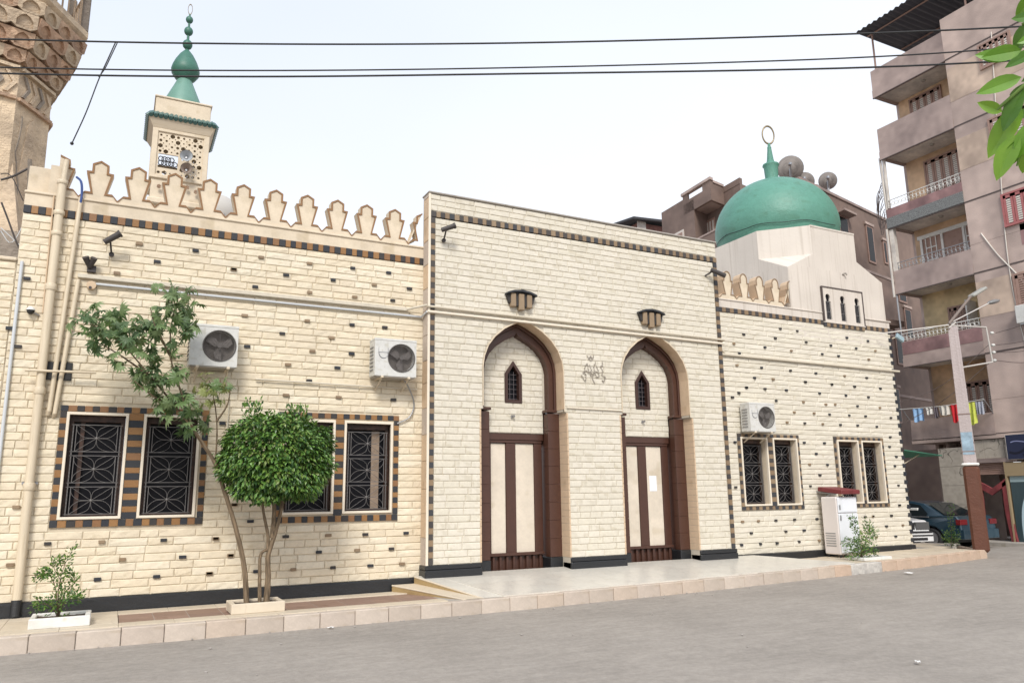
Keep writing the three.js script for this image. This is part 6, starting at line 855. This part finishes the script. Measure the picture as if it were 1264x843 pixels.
// ---------------------------------------------------------------- parked cars
function car(name, o) { // local frame: length along +z forward, width along x, wheels on y = 0
  const g = grp(name); const { L, W, paint } = o, hw = W / 2;
  const arch = (cz, r, y) => { const a = []; for (let k = 0; k <= 8; k++) { const t = Math.PI - k / 8 * Math.PI; a.push([cz + r * Math.cos(t), y + r * Math.sin(t)]); } return a; };
  const side = pts => { const ge = new THREE.ExtrudeGeometry(shp(pts), { depth: W - 0.12, bevelEnabled: true, bevelThickness: 0.06, bevelSize: 0.05, bevelOffset: -0.05, bevelSegments: 3, curveSegments: 4 }); ge.translate(0, 0, -hw + 0.06); const p = ge.attributes.position; for (let i = 0; i < p.count; i++) { const z = p.getX(i), y = p.getY(i), x = p.getZ(i); let s = 1 - 0.06 * Math.pow(Math.abs(z) / (L / 2), 3); if (y > o.belt) s *= 1 - 0.27 * (y - o.belt) / (o.roof - o.belt); else s *= 1 - 0.04 * Math.pow((y - 0.6) / 0.5, 2); p.setXYZ(i, x * s, y, z); } ge.setIndex(null); const q = clean(ge); q.computeVertexNormals(); const n = q.attributes.normal; for (let i = 0; i < n.count; i += 3) { /* winding kept */ } return metreUV(q); };
  const wz = [o.wf, o.wr], r = o.wheel;
  const low = [[-L / 2 + 0.02, 0.3], ...arch(wz[1], r + 0.06, 0.3), ...arch(wz[0], r + 0.06, 0.3), [L / 2 - 0.05, 0.28], ...o.front, ...o.hoodline, ...o.back];
  obj('body', side(low), paint, g);
  obj('roof', side(o.cabin), paint, g);
  const glassM = phy([0.012, 0.016, 0.018], { roughness: 0.06, specularIntensity: 0.9 });
  for (const s of [-1, 1]) for (const win of o.windows) { const ge = new THREE.ShapeGeometry(shp(win)); const p = ge.attributes.position; for (let i = 0; i < p.count; i++) { const z = p.getX(i), y = p.getY(i), k = (1 - 0.06 * Math.pow(Math.abs(z) / (L / 2), 3)) * (1 - 0.27 * (y - o.belt) / (o.roof - o.belt)); p.setXYZ(i, s * (hw * k + 0.004), y, z); } ge.computeVertexNormals(); obj('side_window', ge, Object.assign(glassM, { side: THREE.DoubleSide }), g); }
  for (const [n, pr] of o.screens) { const [a, b] = pr; const wA = hw * 0.86 * (1 - 0.27 * (a[1] - o.belt) / (o.roof - o.belt)), wB = hw * 0.84 * (1 - 0.27 * (b[1] - o.belt) / (o.roof - o.belt)); const ge = new THREE.BufferGeometry(); const P4 = [[-wA, a[1], a[0]], [wA, a[1], a[0]], [wB, b[1], b[0]], [-wB, b[1], b[0]]]; ge.setAttribute('position', new THREE.Float32BufferAttribute([...P4[0], ...P4[1], ...P4[2], ...P4[0], ...P4[2], ...P4[3]], 3)); ge.computeVertexNormals(); obj(n, clean(ge), glassM, g); }
  for (const z of wz) for (const s of [-1, 1]) { const w = grp('wheel', g); const t = new THREE.TorusGeometry(r - 0.075, 0.085, 10, 26); t.rotateY(Math.PI / 2); t.scale(1.15, 1, 1); t.translate(s * (hw - 0.13), r, z); obj('tyre', t, M.rubber, w); const d = lathe([[0.001, 0.05], [0.05, 0.055], [r * 0.35, 0.03], [r * 0.62, 0.05], [r * 0.66, 0.0], [0.001, -0.02]], 0, 0, 0, 20); d.rotateZ(-s * Math.PI / 2); d.translate(s * (hw - 0.1), r, z); obj('rim', d, M.metal, w); }
  obj('underbody', box(-hw + 0.12, hw - 0.12, 0.2, 0.5, -L / 2 + 0.3, L / 2 - 0.3), M.black, g);
  for (const [n, b, m] of o.bits) obj(n, Array.isArray(b[0]) ? b.map(q => cbox(...q, 0.008)) : cbox(...b, 0.01), m, g);
  return g;
}
{
  const navy = phy([0.02, 0.05, 0.075], { roughness: 0.3, clearcoat: 1, clearcoatRoughness: 0.08, metalness: 0.3 });
  const L = 4.5, W = 1.74; const g = car('parked_car', { L, W, paint: navy, belt: 0.96, roof: 1.46, wheel: 0.32, wf: 1.35, wr: -1.3, front: [[L / 2, 0.4], [L / 2, 0.62]], hoodline: [[L / 2 - 0.15, 0.74], [0.95, 0.97]], back: [[-1.5, 1.02], [-L / 2 + 0.12, 1.0], [-L / 2, 0.86], [-L / 2 - 0.02, 0.5]],
    cabin: [[1.0, 0.94], [0.35, 1.36], [0.05, 1.45], [-0.6, 1.46], [-1.05, 1.38], [-1.75, 0.99]], windows: [[[0.72, 0.99], [0.2, 1.35], [-0.1, 1.38], [-0.1, 0.99]], [[-0.16, 0.99], [-0.16, 1.385], [-0.6, 1.385], [-0.95, 1.32], [-1.25, 1.06], [-1.2, 0.99]]],
    screens: [['rear_window', [[-1.74, 1.03], [-1.11, 1.395]]], ['windscreen', [[1.02, 0.99], [0.38, 1.39]]]],
    bits: [['tail_light', [-W / 2 + 0.02, -W / 2 + 0.34, 0.74, 0.9, -L / 2 - 0.03, -L / 2 + 0.12], mat([0.16, 0.01, 0.012], { roughness: 0.2 })], ['tail_light', [W / 2 - 0.34, W / 2 - 0.02, 0.74, 0.9, -L / 2 - 0.03, -L / 2 + 0.12], mat([0.16, 0.01, 0.012], { roughness: 0.2 })], ['number_plate', [-0.22, 0.22, 0.72, 0.86, -L / 2 - 0.04, -L / 2 - 0.02], M.white], ['rear_bumper', [-W / 2 + 0.06, W / 2 - 0.06, 0.32, 0.6, -L / 2 - 0.08, -L / 2 + 0.2], navy], ['door_handle', [W / 2 - 0.01, W / 2 + 0.022, 0.88, 0.905, -0.9, -0.76], M.metal], ['door_handle', [W / 2 - 0.01, W / 2 + 0.022, 0.88, 0.905, 0.05, 0.2], M.metal], ['belt_trim', [W / 2 - 0.02, W / 2 + 0.004, 0.955, 0.98, -1.3, 0.8], M.metal], ['door_seam', [W / 2 - 0.02, W / 2 + 0.002, 0.35, 0.95, -0.135, -0.127], M.black], ['window_sticker', [W / 2 - 0.15, W / 2 - 0.08, 1.16, 1.24, -0.9, -0.6], M.white], ['door_mirror', [W / 2 - 0.02, W / 2 + 0.17, 0.98, 1.1, 0.6, 0.72], navy]] });
  tag(g, 'dark blue saloon car parked beside the mosque, seen from behind', 'car'); g.rotation.y = Math.PI - 0.02; g.position.set(22.3, laneY(22, -4) - 0.005, -4.3); g.scale.set(0.97, 0.93, 0.97); 
  const wp = phy([0.74, 0.74, 0.74], { roughness: 0.3, clearcoat: 0.8, clearcoatRoughness: 0.15 });
  const L2 = 4.0, W2 = 1.6; const h = car('parked_car', { L: L2, W: W2, paint: wp, belt: 0.9, roof: 1.38, wheel: 0.29, wf: 1.25, wr: -1.2, front: [[L2 / 2, 0.32], [L2 / 2 + 0.02, 0.56], [L2 / 2 - 0.03, 0.78]], hoodline: [[L2 / 2 - 0.1, 0.82], [0.75, 0.94]], back: [[-1.6, 0.92], [-L2 / 2 + 0.03, 0.88], [-L2 / 2, 0.5]],
    cabin: [[0.85, 0.9], [0.3, 1.34], [0.1, 1.38], [-0.9, 1.37], [-1.5, 0.92]], windows: [[[0.6, 0.94], [0.2, 1.3], [-0.2, 1.31], [-0.2, 0.94]], [[-0.26, 0.94], [-0.26, 1.31], [-0.85, 1.3], [-1.2, 0.94]]], screens: [['windscreen', [[0.87, 0.93], [0.31, 1.33]]], ['rear_window', [[-1.5, 0.95], [-0.92, 1.34]]]],
    bits: [['headlight', [W2 / 2 - 0.5, W2 / 2 - 0.06, 0.58, 0.78, L2 / 2 - 0.08, L2 / 2 + 0.03], mat([0.1, 0.1, 0.1], { roughness: 0.15 })], ['headlight', [-W2 / 2 + 0.06, -W2 / 2 + 0.5, 0.58, 0.78, L2 / 2 - 0.08, L2 / 2 + 0.03], mat([0.1, 0.1, 0.1], { roughness: 0.15 })], ['grille', [-W2 / 2 + 0.52, W2 / 2 - 0.52, 0.58, 0.77, L2 / 2 - 0.06, L2 / 2 + 0.02], M.black], ['front_bumper', [-W2 / 2 + 0.01, W2 / 2 - 0.01, 0.28, 0.54, L2 / 2 - 0.2, L2 / 2 + 0.08], wp], ['bumper_strip', [[-W2 / 2 + 0.03, W2 / 2 - 0.03, 0.5, 0.545, L2 / 2 - 0.1, L2 / 2 + 0.1], [-W2 / 2 + 0.03, W2 / 2 - 0.03, 0.42, 0.455, L2 / 2 - 0.1, L2 / 2 + 0.1]], M.black], ['air_intake', [[W2 / 2 - 0.5, W2 / 2 - 0.2, 0.31, 0.38, L2 / 2, L2 / 2 + 0.09], [-0.3, 0.3, 0.31, 0.38, L2 / 2, L2 / 2 + 0.09]], M.black], ['wiper', [-0.3, 0.3, 0.93, 0.95, 0.86, 0.9], M.black]] });
  tag(h, 'white car with its nose past the mosque corner', 'car'); h.rotation.y = -0.25; h.position.set(19.97, laneY(19.9, -4) - 0.005, -4.34); h.scale.set(1, 1.04, 1);
}
{ // market awning glimpsed in the alley
  const g = grp('awning'); tag(g, 'small green awning on a strut at the mosque outer corner', 'awning'); const p = V3(16.44, P.z(1118, 555, -0.6).y, -0.6), q = P.z(1150, 563, -0.6); const s = box(p.x, q.x, -0.012, 0.012, -1.4, -0.4); s.rotateZ(-0.16); const A = V3(0, 0, 0); s.translate(0, 0, 0); const sh = new THREE.BoxGeometry(q.x - p.x, 0.02, 1.2); sh.rotateZ(Math.atan2(q.y - p.y, q.x - p.x)); sh.translate((p.x + q.x) / 2, (p.y + q.y) / 2, -0.9); obj('sheet', sh, mat([0.05, 0.2, 0.13]), g); obj('strut', bar(V3(16.44, p.y - 0.6, -0.5), q.clone().lerp(p, 0.25), 0.015), M.pipe, g); base(g, 16.44, p.y - 0.6, -0.8);
}
// ---------------------------------------------------------------- overhead wires and near leaves
{
  const yaw = 0.47684, n = V3(Math.sin(yaw), 0, -Math.cos(yaw)), c = camera.position.clone().addScaledVector(n, 9), W = (px, py) => P.pl(px, py, c, n);
  const wire = (pts, r, label) => { const q = pts.map(p => W(...p)); const a = q[0].clone().sub(q[1]).setLength(6).add(q[0]), b = q[q.length - 1].clone().sub(q[q.length - 2]).setLength(6).add(q[q.length - 1]); tag(obj('power_line', tube([a.add(V3(0, 0.15, 0)), ...q, b.add(V3(0, 0.1, 0))], r, 60, 6), M.black), label, 'power line', 'power lines over the street'); };
  wire([[0, 48], [300, 54], [632, 53], [1060, 41.5], [1264, 32.5]], 0.013, 'single upper power line crossing the sky above the minaret bulb');
  wire([[0, 83], [300, 87], [632, 83.5], [1060, 71], [1264, 58]], 0.011, 'upper line of the close pair of power lines over the street'); wire([[0, 90.5], [300, 94.5], [632, 91], [1060, 83.5], [1264, 74]], 0.014, 'lower line of the close pair of power lines over the street');
  tag(obj('cable', [tube([W(142, 52), W(133, 72), W(122, 96), W(105, 140), W(88, 177)], 0.008, 20, 6), tube([W(144, 53), W(136, 70), W(128, 86), W(121, 95)], 0.007, 14, 6), (() => { const s = new THREE.SphereGeometry(0.022, 10, 8); const p = W(88, 177); s.translate(p.x, p.y, p.z); return s; })()], M.black), 'cut cable end dangling from the upper power line', 'cable');
  // service lines from the pole
  const z = POLE.z, F = (px, py) => P.z(px, py, z), tgt = [[1264, 394], [1264, 418], [1264, 432], [1264, 449]]; [411, 426, 435, 445].forEach((py, i) => { const a = F(1230, py), b = P.z(tgt[i][0] + 20, tgt[i][1] - 2, 3); tag(obj('service_line', tube([a, a.clone().lerp(b, 0.5).add(V3(0, -0.03, 0)), b], 0.006, 12, 5), M.line), `thin service wire from the ${['top', 'second', 'third', 'lowest'][i]} insulator on the utility pole`, 'wire', 'wires from the pole insulators'); });
  for (const [a, b, s, lab] of [[F(1222, 425), V3(16.45, 3.6, -0.2), 0.25, 'upper sagging wire strung from the pole to the mosque corner'], [F(1226, 445), V3(16.45, 3.0, -0.4), 0.15, 'lower sagging wire strung from the pole to the mosque corner']]) tag(obj('service_line', tube([a, a.clone().lerp(b, 0.5).add(V3(0, -s, 0)), b], 0.007, 18, 5), M.line), lab, 'wire', 'wires from the pole to the mosque');
  // leafy branch close to the lens, hanging from a street tree outside the frame
  const g = grp('tree_branch'); tag(g, 'bright green leafy branch hanging in from above the street', 'branch'); const d0 = 1.75, N = (px, py, d = d0) => camera.position.clone().addScaledVector(ray(px, py).normalize(), d);
  obj('twig', limb([N(1420, -200), N(1330, 10), N(1280, 90), N(1243, 125), N(1228, 138)], 0.007, 0.003, 20, 7), mat([0.16, 0.26, 0.06]), g); obj('twig', limb([N(1300, 60), N(1275, 130), N(1262, 180), N(1256, 205)], 0.004, 0.0015, 12, 6), mat([0.16, 0.26, 0.06]), g); obj('twig', limb([N(1320, 0), N(1290, 20), N(1262, 30)], 0.004, 0.002, 12, 6), mat([0.16, 0.26, 0.06]), g);
  const leafShape = (L, Wd) => { const out = [], n = 7; for (let i = 0; i < n; i++) { const f = t => Wd / 2 * Math.pow(Math.sin(Math.PI * Math.pow(t, 0.85)), 0.8), a = i / n, b = (i + 1) / n, za = -0.1 * L * a * a, zb = -0.1 * L * b * b, wa = f(a), wb = i === n - 1 ? 0 : f(b), k = 0.25; for (const s of [-1, 1]) { const p = [[0, a * L, za], [s * wa, a * L, za + wa * k], [s * wb, b * L, zb + wb * k], [0, b * L, zb]]; for (const q of [[0, 1, 2], [0, 2, 3]]) for (const r of q) out.push(...p[r]); } } const ge = leafGeo(out); ge.deleteAttribute('normal'); ge.computeVertexNormals(); return ge; };
  const LG = [leafShape(0.085, 0.04), leafShape(0.1, 0.042), leafShape(0.075, 0.036)];
  const leaf = (a, b, gi, mi, tilt = 0.3, dd = 0) => { const p = N(a[0], a[1], d0 + dd), q = N(b[0], b[1], d0 + dd + rr(-0.03, 0.03)), L = p.distanceTo(q); const m = obj('leaf', LG[gi], M.leafNear[mi], g); const y = q.clone().sub(p).normalize(), toC = camera.position.clone().sub(p).normalize(), x = y.clone().cross(toC).normalize().applyAxisAngle(y, tilt), zz = x.clone().cross(y).normalize(); m.quaternion.setFromRotationMatrix(new THREE.Matrix4().makeBasis(x, y, zz)); m.position.copy(p); m.scale.setScalar(L / [0.085, 0.1, 0.075][gi]); };
  leaf([1262, 62], [1213, 70], 0, 0, 0.2); leaf([1248, 72], [1205, 66], 2, 0, 0.5); leaf([1262, 95], [1206, 114], 1, 0, 0.4); leaf([1238, 138], [1208, 126], 0, 2, 0.2); leaf([1264, 110], [1236, 162], 1, 1, 0.5); leaf([1262, 130], [1218, 194], 1, 2, 0.4, 0.02); leaf([1258, 165], [1228, 222], 0, 2, 0.5); leaf([1262, 170], [1240, 210], 2, 0, -0.3); leaf([1275, 150], [1256, 195], 0, 0, 0.2); leaf([1285, 20], [1249, 22], 0, 1, 0.4); leaf([1268, 28], [1252, 70], 2, 1, 0.7); leaf([1285, 60], [1240, 82], 1, 1, 0.6, 0.04); leaf([1280, 100], [1246, 120], 1, 1, -0.5, 0.05); leaf([1280, -10], [1252, 24], 1, 0, 0.3); leaf([1290, 40], [1258, 52], 1, 0, 0.3); leaf([1284, 130], [1250, 148], 1, 0, 0.6, 0.05); leaf([1300, 80], [1262, 100], 1, 1, 0.2, 0.03); leaf([1270, 185], [1262, 215], 2, 2, 0.2); leaf([1296, 100], [1266, 135], 1, 0, 0.3, 0.05);
  base(g, N(1330, 10).x, N(1330, 10).y, N(1330, 10).z);
}
{ // scraps and pebbles on the road
  const gs = [], gw = []; for (let i = 0; i < 90; i++) { const p = V3(rr(-1, 19), 0, 0); p.z = rnd() < 0.6 ? kerbZ(clamp(p.x, -6, 16.9)) + rr(0.02, 0.35) * Math.pow(rnd(), 1.5) + 0.02 : rr(1.8, 7); const s = rr(0.006, 0.018), g = new THREE.IcosahedronGeometry(s, 0); g.scale(rr(0.8, 1.6), rr(0.4, 0.7), rr(0.8, 1.4)); g.rotateY(rr(0, 6)); g.translate(p.x, roadY(p.x) + s * 0.2, p.z); gs.push(g); }
  stuff(obj('gravel', gs, mat([0.36, 0.33, 0.3]))).userData.label = 'loose grit and pebbles along the kerb and road';
  for (const [px, py, s, lab] of [[408, 776, 0.05, 'white paper scrap at the kerb foot near the tree planter'], [1123, 708, 0.1, 'largest paper scrap, lying near the white painted kerb stone'], [1134, 819, 0.04, 'paper scrap alone out in the middle of the road'], [26, 805, 0.04, 'paper scrap at the kerb foot before the white planter']]) { const q = P.y(px, py, roadY(P.y(px, py, 0).x)), g = new THREE.PlaneGeometry(s * 1.6, s, 4, 3); const a = g.attributes.position; for (let i = 0; i < a.count; i++) a.setZ(i, rr(0, 0.018)); g.computeVertexNormals(); g.rotateX(-Math.PI / 2); g.rotateY(rr(0, 6)); const o = obj('paper_scrap', g, mat([0.75, 0.74, 0.72], { side: THREE.DoubleSide })); o.position.set(q.x, q.y + 0.01, q.z); tag(o, lab, 'litter', 'paper scraps on the road'); }
}
camera.updateProjectionMatrix();
renderer.render(scene, camera);
